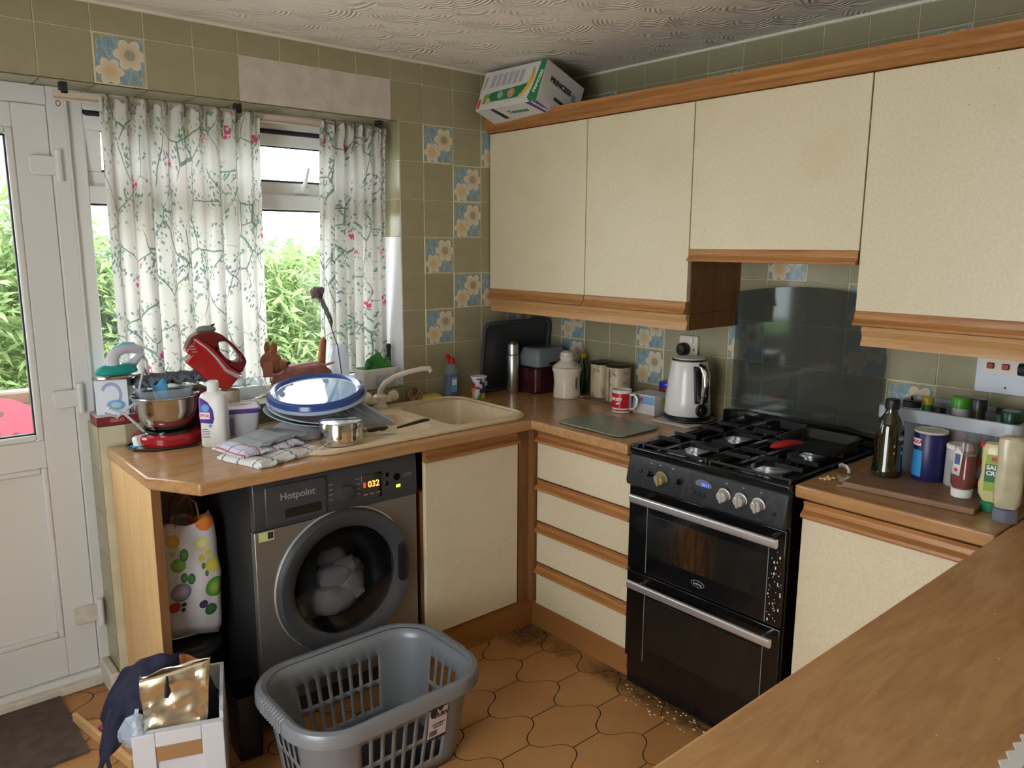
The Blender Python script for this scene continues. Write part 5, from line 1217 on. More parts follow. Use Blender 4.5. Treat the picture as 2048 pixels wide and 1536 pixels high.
part(mg, 'handle', MB().tube([(.038, -.008, .076), (.056, -.010, .078), (.069, -.012, .062), (.067, -.012, .036), (.052, -.010, .018), (.038, -.008, .018)], .0058, 10).xf(RZ(-26)), bpy.data.materials['white_glaze'])
tbx = thing('tea_box', 'small printed tea carton beside the kettle', 'box', (-.130, -.81, ZW))
part(tbx, 'carton', MB().box(-.06, -.06, 0, .046, .06, .080), pbr('tea_card', rgb(202, 198, 196), .5, var=.1, vs=40), bevel=.001)
part(tbx, 'blue_panel', MB().box(-.0608, -.058, .042, -.06, .058, .074), pbr('tea_blue', rgb(110, 158, 200), .5))
part(tbx, 'red_dot', MB().lathe([(.008, 0), (.008, .0006)], 12).xf(T(-.0612, .005, .06) @ RY(-90)), M['printred'])
part(tbx, 'lettering', text('TEA', .022, .03).xf(T(-.0612, .035, .058) @ RZ(-90) @ RX(90)), pbr('tea_red', rgb(190, 80, 60), .5))
part(tbx, 'yellow_flower', MB().lathe([(.012, 0), (.012, .0006)], 9).xf(T(-.005, -.0602, .055) @ RX(90)), pbr('tea_yellow', rgb(190, 170, 60), .5))
rt = thing('red_tin', 'red tin with a bright blue lid behind the tea carton', 'tin', (-.040, -.815, ZW))
part(rt, 'tin_body', MB().lathe([(.034, 0), (.034, .095), (.03, .098)], 24), M['darkred'])
part(rt, 'lid', MB().lathe([(.036, .0985), (.037, .102), (.036, .113), (.03, .117)], 24), pbr('bright_blue_lid', rgb(30, 40, 190), .3))
km = thing('kettle_mat', 'pale square mat under the kettle', 'mat', (-.145, -1.0, ZW))
part(km, 'mat', MB().prism(rrect(-.115, -.09, .115, .09, .01), 0, .006), pbr('pale_mat', rgb(190, 190, 178), .4), bevel=.002)
kt = thing('kettle', 'tall white electric kettle with a chrome handle', 'kettle', (-.130, -.985, ZW+.0065), 0)
M['kettle_white'] = pbr('satin_white', rgb(214, 212, 208), .28, coat=.3)
part(kt, 'power_base', MB().lathe([(.085, 0), (.092, .004), (.092, .014), (.085, .018)], 40), M['black'])
part(kt, 'jug', MB().lathe([(.087, .019), (.089, .024), (.086, .08), (.078, .16), (.070, .222), (.067, .228)], 48), M['kettle_white'])
part(kt, 'lid_ring', MB().lathe([(.067, .228), (.066, .233), (.062, .235)], 40), M['black'])
part(kt, 'lid', MB().lathe([(.0615, .235), (.058, .239), (.03, .243), (0, .244)], 40, cap=False), M['kettle_white'])
KA = radians(-72)   # handle faces the room side
def krad(m): return m.xf(RZ(-107))
part(kt, 'handle_back', krad(MB().prism([(.060, .215), (.073, .213), (.090, .07), (.077, .07)], -.030, .030, ax='y')), M['black'], bevel=.008)
part(kt, 'handle', krad(MB().tube([(.066, 0, .212), (.090, 0, .208), (.104, 0, .188), (.106, 0, .14), (.101, 0, .095), (.088, 0, .074)], [.013, .015, .016, .016, .015, .012], 14, sq=1.0)), M['chrome'])
kd = part(kt, 'dial', MB().lathe([(.027, 0), (.027, .004), (.022, .008), (.011, .008), (.010, .011), (0, .011)], 28, cap=False).xf(RZ(-107) @ T(.0865, 0, .045) @ RY(87)), M['black'])
part(kd, 'dial_ring', MB().tube([(.0115*cos(a*pi/8), .0115*sin(a*pi/8), .009) for a in range(16)], .0015, 6, closed=True).xf(RZ(-107) @ T(.0865, 0, .045) @ RY(87)), M['chrome'])
part(kt, 'power_cord', MB().tube([(-.06, .06, .010), (-.105, .0, .006), (-.10, -.06, .004), (-.04, -.115, .003), (.05, -.105, .004), (.1, -.05, .006)], .0038, 7), M['black'])
so_ = thing('wall_socket', 'white double wall socket above the kettle', 'socket', (-.0005, -.888, 1.13))
part(so_, 'face_plate', MB().prism(rrect(-.045, -.075, .045, .075, .006), 0, .012).xf(RZ(-90) @ RX(90)), M['offwhite'], bevel=.003)
part(so_, 'switch', MB().box(-.018, -.026, .045, -.011, -.012, .068), M['white'], bevel=.002)
for y, z in ((-.03, .02), (-.03, -.02)): part(so_, 'socket_hole', MB().box(-.0135, y-.003, z-.004, -.0125, y+.003, z+.004), M['black'])
bp = thing('black_plug', 'round black kettle plug in the wall socket', 'plug', (-.0127, -.875, 1.150))
part(bp, 'plug_body', MB().lathe([(.026, 0), (.027, .006), (.026, .026), (.020, .034), (.0, .036)], 26, cap=False).xf(RY(-90)), M['black'])
part(bp, 'plug_cord', MB().tube([(-.02, 0, -.02), (-.025, -.002, -.04), (-.03, -.03, -.08), (-.02, -.06, -.15), (-.02, -.085, -.22), (-.04, -.10, -.245)], .004, 7), M['black'])
gbd = thing('glass_chopping_board', 'rectangular frosted glass chopping board by the drawers', 'chopping board', (-.457, -.865, ZW))
M['greenglass'] = pbr('frosted_green_glass', rgb(124, 134, 118), .34, coat=.1)
part(gbd, 'glass_sheet', MB().prism(rrect(-.115, -.165, .115, .165, .035), .003, .008), M['greenglass'], bevel=.0015)
for sx in (-.08, .08):
    for sy in (-.13, .13): part(gbd, 'rubber_foot', MB().cyl(.007, 0, .003, 10, c=(sx, sy)), M['black'])

# ================================================================ right of the cooker
cbd = thing('cutting_board', 'worn brown wooden cutting board under the sauce bottles', 'cutting board', (-.362, -1.955, ZW), 5)
part(cbd, 'board', MB().box(-.135, -.168, .0, .103, .165, .018), M['brownwood'], bevel=.003)
ZB = ZW+.0185
ob = thing('olive_oil_bottle', 'tall dark olive oil bottle on the cutting board', 'bottle', (-.352, -1.855, ZB))
M['darkglass'] = pbr('dark_olive_glass', rgb(26, 25, 5), .06, coat=.8, spec=.8)
part(ob, 'bottle_glass', MB().lathe([(.036, 0), (.040, .004), (.041, .02), (.038, .035), (.038, .11), (.037, .14), (.030, .165), (.019, .182), (.0175, .19), (.0175, .20)], 32), M['darkglass'])
part(ob, 'cap', MB().lathe([(.0195, .197), (.020, .20), (.0195, .222), (.017, .225)], 24), M['black'])
part(ob, 'label', wrap(MB().box(-.024, -.0006, .05, .024, .0, .125), .0384, radians(-30)), pbr('oil_label', rgb(62, 58, 40), .5))
part(ob, 'label_text', wrap(MB().box(-.0, -.0012, .112, .02, -.0006, .12).box(-.012, -.0012, .09, .02, -.0006, .098).box(-.012, -.0012, .07, .02, -.0006, .078), .0384, radians(-30)), M['printgrey'], kind='stuff')
sb = thing('salt_drum', 'dark blue salt drum with silver top on the cutting board', 'drum', (-.295, -1.945, ZB))
part(sb, 'drum_body', MB().lathe([(.042, 0), (.043, .002), (.043, .134), (.042, .136)], 36), pbr('salt_blue', rgb(30, 34, 88), .35))
part(sb, 'silver_rim', MB().lathe([(.0435, .136), (.0445, .139), (.043, .142), (.040, .1395), (0, .139)], 36, cap=False), pbr('cream_top', rgb(206, 200, 180), .35))
part(sb, 'light_blue_panel', wrap(MB().grid(10, 2, lambda u, v: (-.02+.034*u, -.0005, .012+.075*v)), .0432, radians(-112)), pbr('salt_light_blue', rgb(50, 140, 200), .4))
part(sb, 'white_badge', wrap(MB().grid(10, 2, lambda u, v: (-.018+.034*u, -.0008, .100+.020*v)), .0434, radians(-122)), M['printwhite'])
part(sb, 'lettering', wrap(text('SAXA', .0155, .04).xf(T(0, -.001, .110) @ RX(90)), .0436, radians(-122)), M['printred'])
wj = thing('glass_storage_jar', 'pale grey jar with wire clip beside the salt drum', 'jar', (-.300, -2.024, ZB))
part(wj, 'jar_body', MB().lathe([(.030, 0), (.032, .003), (.032, .10), (.030, .105)], 28), pbr('grey_white_jar', rgb(176, 172, 168), .3))
part(wj, 'jar_lid', MB().lathe([(.033, .1055), (.033, .113), (.03, .117)], 28), M['white'])
part(wj, 'dark_label', wrap(MB().box(-.016, -.0006, .025, .0, 0, .075), .0323, radians(-96)), M['printgrey'])
part(wj, 'wire_clip', MB().tube([(-.028, -.018, .004), (-.036, -.022, .03), (-.036, -.022, .09), (-.026, -.018, .125)], .002, 6), M['alu'])
ket = thing('ketchup_bottle', 'upside down ketchup bottle standing on its white cap', 'bottle', (-.398, -2.072, ZB), -108)
part(ket, 'cap', MB().lathe([(.023, 0), (.025, .002), (.026, .022), (.024, .024)], 28), M['white'])
part(ket, 'sauce', ovloft([(.020, .018, .024), (.026, .022, .034), (.027, .023, .055), (.024, .020, .075), (.023, .019, .115)]), pbr('ketchup', rgb(122, 14, 14), .18, coat=.6))
part(ket, 'bottle_shell', ovloft([(.0205, .0185, .024), (.0268, .0228, .034), (.0278, .0238, .055), (.0248, .0208, .075), (.0236, .0198, .115), (.0255, .021, .135), (.022, .018, .150), (.012, .010, .156)]), glassy('clear_squeeze', (.92, .88, .86, 1), .85, .06, (.6, .5, .48, 1)))
part(ket, 'white_label', MB().add([(-.016, -.0235, .062), (.006, -.0235, .060), (.010, -.0235, .122), (-.008, -.0235, .135), (-.016, -.0235, .12)], [(0, 1, 2, 3, 4)]), M['printwhite'], solid=.0006)
part(ket, 'label_mark', MB().box(-.011, -.0245, .09, .004, -.0238, .118), pbr('label_blue', rgb(80, 90, 140), .5))
part(ket, 'tomato_mark', MB().ball((-.005, -.0242, .075), .005, .0006, .005, 10, 6), M['printred'])
tab = thing('hot_sauce_bottle', 'small hot sauce bottle with red cap behind the ketchup', 'bottle', (-.272, -2.074, ZB))
part(tab, 'bottle_glass', MB().lathe([(.019, 0), (.020, .003), (.020, .075), (.010, .095), (.009, .112)], 22), pbr('hot_sauce', rgb(120, 34, 18), .12, coat=.5))
part(tab, 'green_neck', MB().lathe([(.0108, .094), (.0098, .112)], 18), M['printgreen'])
part(tab, 'cap', MB().lathe([(.011, .1125), (.011, .128), (.009, .131)], 18), M['red'])
part(tab, 'diamond_label', MB().add([(0, -.0207, .015), (.014, -.0200, .042), (0, -.0207, .07), (-.014, -.0200, .042)], [(0, 1, 2, 3)]).xf(RZ(-75)), M['printgrey'], solid=.0006)
M['creamsauce'] = pbr('salad_cream_sauce', rgb(206, 196, 140), .3, coat=.3)
sc_ = thing('salad_cream_bottle', 'salad cream bottle with green label standing on a green cap', 'bottle', (-.405, -2.145, ZW), -80)
part(sc_, 'cap', MB().lathe([(.020, 0), (.024, .002), (.024, .026), (.02, .028)], 26), M['printgreen'])
part(sc_, 'bottle_body', ovloft([(.020, .018, .028), (.030, .022, .045), (.033, .024, .07), (.028, .021, .10), (.030, .022, .14), (.031, .023, .165), (.024, .018, .178)]), M['creamsauce'])
part(sc_, 'lime_label', MB().box(-.018, -.0255, .058, .022, -.0225, .152), pbr('lime_label', rgb(140, 170, 50), .45))
part(sc_, 'green_band', MB().box(-.0182, -.0262, .082, .0222, -.0250, .128), pbr('dark_green_label', rgb(20, 96, 60), .45))
part(sc_, 'lettering', text('SALAD\nCREAM', .0150, .04, align='LEFT').xf(T(-.015, -.0265, .112) @ RX(90)), M['printwhite'])
part(sc_, 'red_badge', MB().box(-.006, -.0262, .136, .016, -.0252, .147), M['red'])
my_ = thing('mayonnaise_bottle', 'nearly empty mayonnaise bottle upside down on a blue cap', 'bottle', (-.462, -2.196, ZW), -75)
part(my_, 'cap', MB().lathe([(.026, 0), (.028, .002), (.027, .032), (.024, .034)], 28), glassy('clear_cap', (.8, .84, .9, 1), .6, .08, (.6, .65, .75, 1)))
part(my_, 'inner_cap', MB().lathe([(.012, .012), (.022, .034), (.02, .036)], 24), pbr('navy_cap', rgb(46, 62, 120), .35))
part(my_, 'bottle_body', ovloft([(.024, .022, .0365), (.030, .024, .05), (.031, .025, .09), (.029, .023, .15), (.032, .025, .195), (.030, .023, .21), (.02, .016, .216)]), pbr('smeared_mayo', rgb(188, 180, 148), .3, var=.14, vs=30, coat=.4))
# storage box
stb = thing('storage_box', 'clear plastic storage box full of spice jars and bottles', 'storage box', (-.135, -1.965, ZW+.0005))
part(stb, 'box_wall', dish(-.115, -.178, .115, .178, .015, .19, .012, .002), M['clear'])
part(stb, 'rim', MB().holed(rrect(-.127, -.19, .127, .19, .015), [rrect(-.114, -.177, .114, .177, .012)[::-1]], .165, .168).holed(rrect(-.128, -.191, .128, .191, .015), [rrect(-.1255, -.1885, .1255, .1885, .012)[::-1]], .165, .202).holed(rrect(-.127, -.19, .127, .19, .015), [rrect(-.114, -.177, .114, .177, .012)[::-1]], .199, .202), M['milky'])
for y in (-.11, -.02, .07): part(stb, 'rim_rib', MB().box(-.127, y-.002, .166, -.116, y+.002, .2), M['milky'])
def jar(label, cat, x, y, r, h, cm, lm, lh=.022, neck=None, extra=None):
    t = thing('spice_bottle' if h > .15 else 'spice_jar', label, cat, (x, y, ZW+.004), group='jars and bottles in the storage box')
    pr = [(r*.92, 0), (r, .004), (r, h*.72), (neck or r*.85, h*.86), (neck or r*.85, h)]
    part(t, 'glass', MB().lathe(pr, 22), cm)
    rl_ = (neck or r*.85)*1.15
    part(t, 'lid', MB().lathe([(rl_, h+.0004), (rl_, h+lh*.85), (rl_*.88, h+lh)], 22), lm)
    if extra: part(t, 'spout', MB().tube([(0, 0, h+lh), (-.006, 0, h+lh+.012)], [.005, .003], 8), lm)
    return t
_w = pbr('bottle_white', rgb(206, 206, 214), .4); _g = pbr('bottle_green', rgb(70, 150, 80), .3); _b = pbr('jar_dark', rgb(56, 44, 36), .25); _k = pbr('cap_black', rgb(26, 26, 30), .35); _y2 = pbr('cap_yellow', rgb(190, 166, 40), .4); _gl = pbr('cap_green', rgb(70, 150, 40), .35); _dg = pbr('cap_dark_green', rgb(16, 60, 40), .3); _p = pbr('peach_sauce', rgb(214, 112, 84), .4); _cl = pbr('jar_herbs', rgb(120, 136, 110), .25); _br = pbr('jar_lilac', rgb(150, 136, 140), .4)
jar('white squeezy bottle with black spout cap in the storage box', 'bottle', -.200, -1.848, .026, .195, _w, _k, .02, None, True)
jar('green bottle with yellow cap in the storage box', 'bottle', -.150, -1.872, .020, .200, _g, _y2, .022, .014)
jar('small herb jar with black lid in the storage box', 'jar', -.165, -1.912, .020, .185, _cl, _k, .016)
jar('jar with bright green lid in the storage box', 'jar', -.115, -1.952, .027, .198, _w, _gl, .032)
jar('dark glass jar with black lid in the storage box', 'jar', -.130, -2.005, .022, .20, _b, _k, .035)
jar('peach sauce bottle lying low at the front of the storage box', 'bottle', -.215, -1.99, .022, .155, _p, _p, .02, .012)
jar('lilac labelled jar with brown lid in the storage box', 'jar', -.205, -1.93, .026, .17, _br, _b, .018)
jar('jar with dark green lid at the right end of the storage box', 'jar', -.165, -2.10, .026, .185, _b, _dg, .034)
jar('short dark jar at the back of the storage box', 'jar', -.075, -2.06, .026, .19, _cl, _b, .02)
sw = thing('cooker_switch', 'white cooker switch panel with two red rocker switches', 'switch', (-.0005, -2.02, 1.215))
part(sw, 'face_plate', MB().prism(rrect(-.072, -.082, .072, .045, .008), 0, .012).xf(RZ(-90) @ RX(90)), pbr('cool_white', rgb(206, 212, 222), .35), bevel=.003)
part(sw, 'inset', MB().box(-.0145, -.062, -.018, -.0125, .058, .04), M['offwhite'])
for y in (.032, -.008): part(sw, 'red_rocker', MB().box(-.021, y-.010, -.008, -.0145, y+.010, .010), pbr('rocker_red', rgb(150, 20, 28), .3), bevel=.003)
part(sw, 'screw', MB().ball((-.0128, -.012, -.062), .002, .003, .003, 8, 6), M['black'])
bpl = thing('black_plug', 'black plug and cable hanging from the cooker switch panel', 'plug', (-.03, -2.085, 1.215))
part(bpl, 'plug_body', MB().tube([(0, .018, 0), (0, -.012, 0), (-.0, -.04, -.002)], [.018, .02, .018], 14), pbr('rubber_black', rgb(38, 38, 40), .6))
part(bpl, 'cord', MB().tube([(0, -.006, -.015), (-.002, -.01, -.05), (.0, -.018, -.09), (.005, -.03, -.15)], .007, 8), bpy.data.materials['rubber_black'])
cp_ = thing('metal_clip', 'small curled metal clip on the worktop edge by the oil bottle', 'clip', (-.365, -1.735, ZW), 70)
part(cp_, 'clip_strip', MB().tube([(-.022, 0, .0045), (-.02, 0, .014), (-.01, 0, .021), (.008, 0, .022), (.018, 0, .016)], .004, 8, sq=1.6), M['alu'])
def crumbs(label, pts, mat):
    m = MB()
    for x, y, z, r, l in pts: m.ball((x, y, z+r*.6), r, l, r*.6, 6, 4)
    return onemesh('crumbs', m, mat, label, 'crumbs', kind='stuff')
M['crumb'] = pbr('crumb', rgb(226, 206, 150), .8)
crumbs('scattered pale crumbs on the worktop between cooker and cutting board', [(-.464+random.uniform(-.02, .02), -1.737+random.uniform(-.012, .012), ZW+.0003, random.uniform(.002, .005), random.uniform(.003, .008)) for _ in range(18)]+[(-.505+.004*i, -1.79-.008*i, ZW+.0003, .002, .006) for i in range(5)], M['crumb'])
crumbs('pale crumbs and peelings on the floor before the cooker', [(-.63+random.uniform(-.05, .05), -1.12-.42*random.random(), .0004, random.uniform(.0015, .004), random.uniform(.002, .007)) for _ in range(46)], M['crumb'])
crumbs('tiny white specks scattered over the breakfast bar', [(-.5-1.5*random.random(), -2.3-.5*random.random(), ZW+.0003, .0012, .0016) for _ in range(40)], M['crumb'])
pk = thing('sweet_packet', 'purple and teal packet with white serrated edge at the bottom right corner', 'packet', (-1.40, -2.60, ZW+.001), 0)
ed = [(-.13, .080)]
zig = []
for i in range(19): zig.append((-.13+i*.014, .080 if i % 2 else .088))
part(pk, 'foil_edge', MB().prism(zig+[(.13, .06), (-.13, .06)], 0, .002), M['printwhite'])
part(pk, 'pouch', MB().grid(24, 16, lambda u, v: (-.13+.26*u, -.12+.182*v, .001+.028*sin(pi*u)*sin(pi*v)**.7+.002*sin(17*u))), (lambda g: (g.set(color=g.mix(g.noise(g.obj(), 12, 2).smooth(.52, .56), rgb(140, 108, 190), rgb(20, 150, 190)), rough=.3), g.m)[1])(G('packet_print')), smooth=180, solid=.001)
# ================================================================ laundry basket
lb = thing('laundry_basket', 'silver grey plastic laundry basket in front of the washing machine', 'basket', (-1.512, -.883, 0))
M['basket'] = pbr('silver_grey_plastic', rgb(132, 136, 142), .36, .25)
def rr_at(t, a, b, r):     # point on rounded rectangle by arc length fraction
    per = [('l', 2*(b-r)), ('c', pi/2*r), ('l', 2*(a-r)), ('c', pi/2*r)]*2
    tot = sum(p[1] for p in per); s_ = (t % 1)*tot
    corners = [(a-r, b-r, 0), (-(a-r), b-r, 90), (-(a-r), -(b-r), 180), (a-r, -(b-r), 270)]
    pos = 0
    segs = []
    # start at right side bottom going up, counter clockwise
    starts = [((a, -(b-r)), (a, b-r)), None, ((a-r, b), (-(a-r), b)), None, ((-a, b-r), (-a, -(b-r))), None, ((-(a-r), -b), (a-r, -b)), None]
    for i, (k, ln) in enumerate(per):
        if s_ <= ln or i == 7:
            f = min(1, s_/ln)
            if k == 'l': p, q = starts[i]; return (p[0]+(q[0]-p[0])*f, p[1]+(q[1]-p[1])*f)
            c = corners[i//2]; an = radians(c[2]+90*f); return (c[0]+r*cos(an), c[1]+r*sin(an))
        s_ -= ln
HBK = .285
def bpt(t, z):
    k = z/HBK; a = .243+.040*k; b = .160+.043*k; r = .09+.03*k
    x, y = rr_at(t, a, b, r); return (x, y, z)
NT = 132
zs = [0.004, .03, .045, .06, .085, .105, .12, .135, .16, .18, .195, .215, .25, .285]
def is_slot(ti, zi):
    t = (ti+.5)/NT
    # no slots near the four corners
    ang = rr_at(t, .27, .19, .11)
    cornerish = abs(ang[0]) > .15 and abs(ang[1]) > .075
    lowrow = 2 <= zi <= 5; uprow = 7 <= zi <= 10
    return (lowrow or uprow) and not cornerish and (ti % 3 != 0)
m = MB()
for z in zs:
    for i in range(NT): m.v.append(bpt(i/NT, z))
for zi in range(len(zs)-1):
    for i in range(NT):
        if is_slot(i, zi): continue
        j = (i+1) % NT; m.f.append((zi*NT+i, zi*NT+j, (zi+1)*NT+j, (zi+1)*NT+i))
part(lb, 'basket_wall', m, M['basket'], solid=.004, smooth=40, fix=False)
part(lb, 'basket_floor', MB().prism([bpt(i/60, .004)[:2] for i in range(60)], .001, .006), M['basket'])
rim = MB()
prof = [(-.003, .0), (.010, .006), (.024, .003), (.029, -.006), (.030, -.034), (.026, -.034), (.024, -.010), (.008, -.003)]
NR = 96; vs_ = []
for i in range(NR):
    t = i/NR; p0 = Vector(bpt(t, HBK)); p1 = Vector(bpt(t+.002, HBK)); tg = (p1-p0).normalized(); nn = Vector((tg.y, -tg.x, 0))
    for o_, dz in prof: vs_.append((p0+nn*o_+Vector((0, 0, dz+.004)))[:])
K = len(prof); fs_ = []
for i in range(NR):
    i2 = (i+1) % NR
    for k in range(K): k2 = (k+1) % K; fs_.append((i*K+k, i2*K+k, i2*K+k2, i*K+k2))
part(lb, 'rim', rim.add(vs_, fs_), M['basket'])
for side in (-1, 1):
    for i in range(9):
        y = -.06+i*.015
        part(lb, 'grip_ridge', MB().tube([(side*.288, y, HBK+.006), (side*.300, y, HBK+.009), (side*.312, y, HBK+.004), (side*.315, y, HBK-.025)], .0042, 6), M['basket'])
LBM = T(.10, -.1665, 0) @ RX(8.6) @ T(0, .2, 0)
lbl = part(lb, 'care_label', MB().box(-.02, -.1995, .12, .045, -.1985, .225).xf(LBM), pbr('label_paper', rgb(206, 196, 200), .6))
part(lbl, 'label_band', MB().box(-.02, -.2003, .12, .045, -.1995, .128).xf(LBM), M['print'])
part(lbl, 'label_lettering', text('CURV', .020, .04).xf(LBM @ T(.022, -.2002, .203) @ RX(90)), M['print'])
part(lbl, 'label_text', text('LAUNDRY\nBASKET', .010, .01).xf(LBM @ T(.016, -.2002, .168) @ RX(90)), M['print'])
part(lbl, 'bar_code', (lambda q: ([q.box(-.015+i*.0035, -.2003, .135, -.015+i*.0035+.0016, -.1996, .152) for i in range(8)], q)[1])(MB()).xf(LBM), M['print'], kind='stuff')
part(lbl, 'label_picture', MB().ball((-.004, -.200, .215), .013, .0008, .018, 12, 8).ball((.020, -.200, .225), .008, .0008, .010, 10, 6).xf(LBM), M['print'], kind='stuff')
M['darkcloth'] = pbr('dark_laundry', rgb(44, 46, 56), .95, var=.4, vs=10, bump=.5, bs=40)
lc = MB().grid(26, 18, lambda u, v: (-1.512+(-.20+.40*u), -.883+(-.13+.26*v), .012+.075*sin(pi*u)**.5*sin(pi*v)**.5*(1+.5*mnoise.noise(Vector((u*5, v*5, 1))))))
onemesh('dark_clothes', lc, M['darkcloth'], 'dark crumpled clothes in the bottom of the laundry basket', 'clothes', smooth=60, solid=.004)

# ================================================================ bag, pot and box by the end panel
def m_bag():
    g = G('fruit_print'); x, y, z = g.sep(g.obj()); c = rgb(200, 196, 200)
    def spot(col, cx, cz, r, c1, c2, sx=1.0):
        d = (((x-cx)*(x-cx)*sx+(z-cz)*(z-cz)).sqrt())/r
        k = g.mix(d.smooth(.2, .95), c2, c1); return g.mix(d.lt(1.0), col, k)
    for cx, cz, r, c1, c2 in ((.050, .395, .030, rgb(222, 120, 50), rgb(230, 140, 60)), (-.052, .352, .020, rgb(206, 160, 60), rgb(214, 176, 70)), (.034, .325, .024, rgb(196, 190, 120), rgb(214, 208, 160)), (-.044, .275, .023, rgb(90, 150, 60), rgb(120, 170, 80)),
                              (-.042, .185, .032, rgb(120, 112, 140), rgb(180, 172, 186)), (.062, .250, .024, rgb(206, 196, 70), rgb(216, 206, 90)), (.066, .175, .034, rgb(74, 140, 40), rgb(150, 184, 90)), (.025, .125, .014, rgb(52, 44, 66), rgb(70, 60, 84)),
                              (.048, .100, .020, rgb(40, 90, 60), rgb(60, 110, 70)), (-.062, .138, .018, rgb(170, 40, 40), rgb(190, 60, 50)), (-.034, .140, .008, rgb(50, 44, 50), rgb(60, 54, 60)), (-.036, .122, .007, rgb(50, 44, 50), rgb(60, 54, 60)),
                              (.030, .28, .011, rgb(206, 180, 60), rgb(206, 180, 60)), (.052, .292, .010, rgb(206, 196, 70), rgb(206, 196, 70)), (-.058, .315, .009, rgb(160, 180, 90), rgb(160, 180, 90))): c = spot(c, cx, cz, r, c1, c2)
    for cx, cz, r in ((-.030, .232, .016), (-.008, .222, .018), (-.025, .305, .020), (.032, .255, .010), (.04, .228, .009)): c = spot(c, cx, cz, r, rgb(44, 100, 50), rgb(80, 132, 70), 2.2)
    g.set(color=c, rough=.55); g.bump(g.noise(g.obj(), 12, 3), .4, .01); return g.m
fb = thing('shopping_bag', 'white shopping bag printed with fruit and vegetables hanging in the gap', 'bag', (-1.845, -.32, .295))
def bagf(u, v):
    w_ = .083+.006*sin(pi*v); a = 2*pi*u
    sx_ = max(-1, min(1, 1.25*cos(a))); sy_ = max(-1, min(1, 1.25*sin(a)))
    x = w_*sx_; y = .045*sy_*(.4+.9*sin(pi*(.15+.7*(1-v)))); z = .015+.385*v+.010*sin(5*a)*(v > .9)-.02*(1-v)*sx_
    if v < .05: y *= .5
    return (x+.006*mnoise.noise(Vector((x*20, z*14, 3))), y+.010*mnoise.noise(Vector((x*22, z*12, 8))), z)
part(fb, 'bag_skin', MB().grid(44, 30, bagf, wrap=True), m_bag(), smooth=60, solid=.0015)
part(fb, 'bag_base', MB().prism([(.05*cos(a*pi/8)*1.5, .02*sin(a*pi/8)) for a in range(16)], .012, .016), M['white'])
for y in (-.03, .03): part(fb, 'bag_handle', MB().tube([(-.04, y, .39), (-.03, y, .46), (.0, y, .49), (.03, y, .46), (.04, y, .39)], .008, 6, sq=.3), pbr('orange_handle', rgb(150, 92, 50), .7) if y < 0 else bpy.data.materials['orange_handle'])
bpt_ = thing('black_bucket', 'black lidded bucket on the floor below the shopping bag', 'bucket', (-1.84, -.27, 0))
part(bpt_, 'bucket_body', MB().lathe([(.075, 0), (.085, .01), (.098, .235)], 30), M['black'])
part(bpt_, 'bucket_lid', MB().lathe([(.103, .2355), (.104, .245), (.10, .255), (.085, .258), (.08, .268), (.0, .272)], 30, cap=False), pbr('dark_grey_lid', rgb(52, 54, 54), .3))

wbx = thing('white_box', 'white cabinet style storage box with framed front in the left foreground', 'box', (-2.045, -.805, 0), -21)
M['whitebox'] = pbr('white_box_paint', rgb(206, 208, 214), .4)
w2_, hh_ = .112, .322
part(wbx, 'box_wall', MB().box(-w2_, -.004, 0, w2_, .010, hh_-.02).box(-w2_, .262, 0, w2_, .272, hh_).box(-w2_, .010, 0, -w2_+.010, .262, hh_).box(w2_-.010, .010, 0, w2_, .262, hh_).box(-w2_+.01, .01, 0, w2_-.01, .262, .01), M['whitebox'])
part(wbx, 'front_stile', MB().box(-w2_, -.012, 0, -w2_+.055, -.0042, hh_-.02), M['whitebox'], bevel=.002)
part(wbx, 'front_stile', MB().box(w2_-.055, -.012, 0, w2_, -.0042, hh_-.02), M['whitebox'], bevel=.002)
part(wbx, 'front_rail', MB().box(-w2_+.0555, -.012, hh_-.06, w2_-.0555, -.0042, hh_-.02), M['whitebox'], bevel=.002)
part(wbx, 'front_rail', MB().box(-w2_+.0555, -.012, 0, w2_-.0555, -.0042, .05), M['whitebox'], bevel=.002)
M['goldfoil'] = pbr('gold_foil', (.66, .56, .40, 1), .26, .9, bump=.5, bs=14)
part(wbx, 'gold_window', MB().box(-w2_+.0555, -.0075, hh_-.105, w2_-.0555, -.0042, hh_-.0605), M['goldfoil'])
gbg = thing('gold_gift_bag', 'crumpled shiny gold foil gift bag on top of the white box', 'bag', (-2.035, -.755, .250), -20)
def gold(u, v):
    a = 2*pi*u; sx_ = max(-1, min(1, 1.3*cos(a))); sy_ = max(-1, min(1, 1.3*sin(a)))
    w_ = .075+.012*v; x = w_*sx_+.012*v*.5; y = (.034-.022*v)*sy_+.02*v; z = .012+.172*v+(.012*sx_ if v > .5 else 0)*v
    n1 = mnoise.noise(Vector((x*26, z*22, sy_*2))); n2 = mnoise.noise(Vector((x*60, z*50, 4+sy_)))
    return (x+.004*n1, y+.014*n1+.005*n2, z+.004*n1)
part(gbg, 'foil_skin', MB().grid(40, 22, gold, wrap=True), M['goldfoil'], smooth=25, solid=.001)
part(gbg, 'foil_base', MB().box(-.07, -.03, .010, .07, .03, .014), M['goldfoil'])
part(gbg, 'ribbon_tie', MB().tube([(-.012, -.018, .185), (-.014, -.030, .165), (-.012, -.034, .15), (-.016, -.036, .135)], [.003, .006, .009, .006], 8), M['black'])
nv = thing('navy_jacket', 'navy blue jacket draped over the back and side of the white box', 'jacket', (-2.045, -.66, 0), -20)
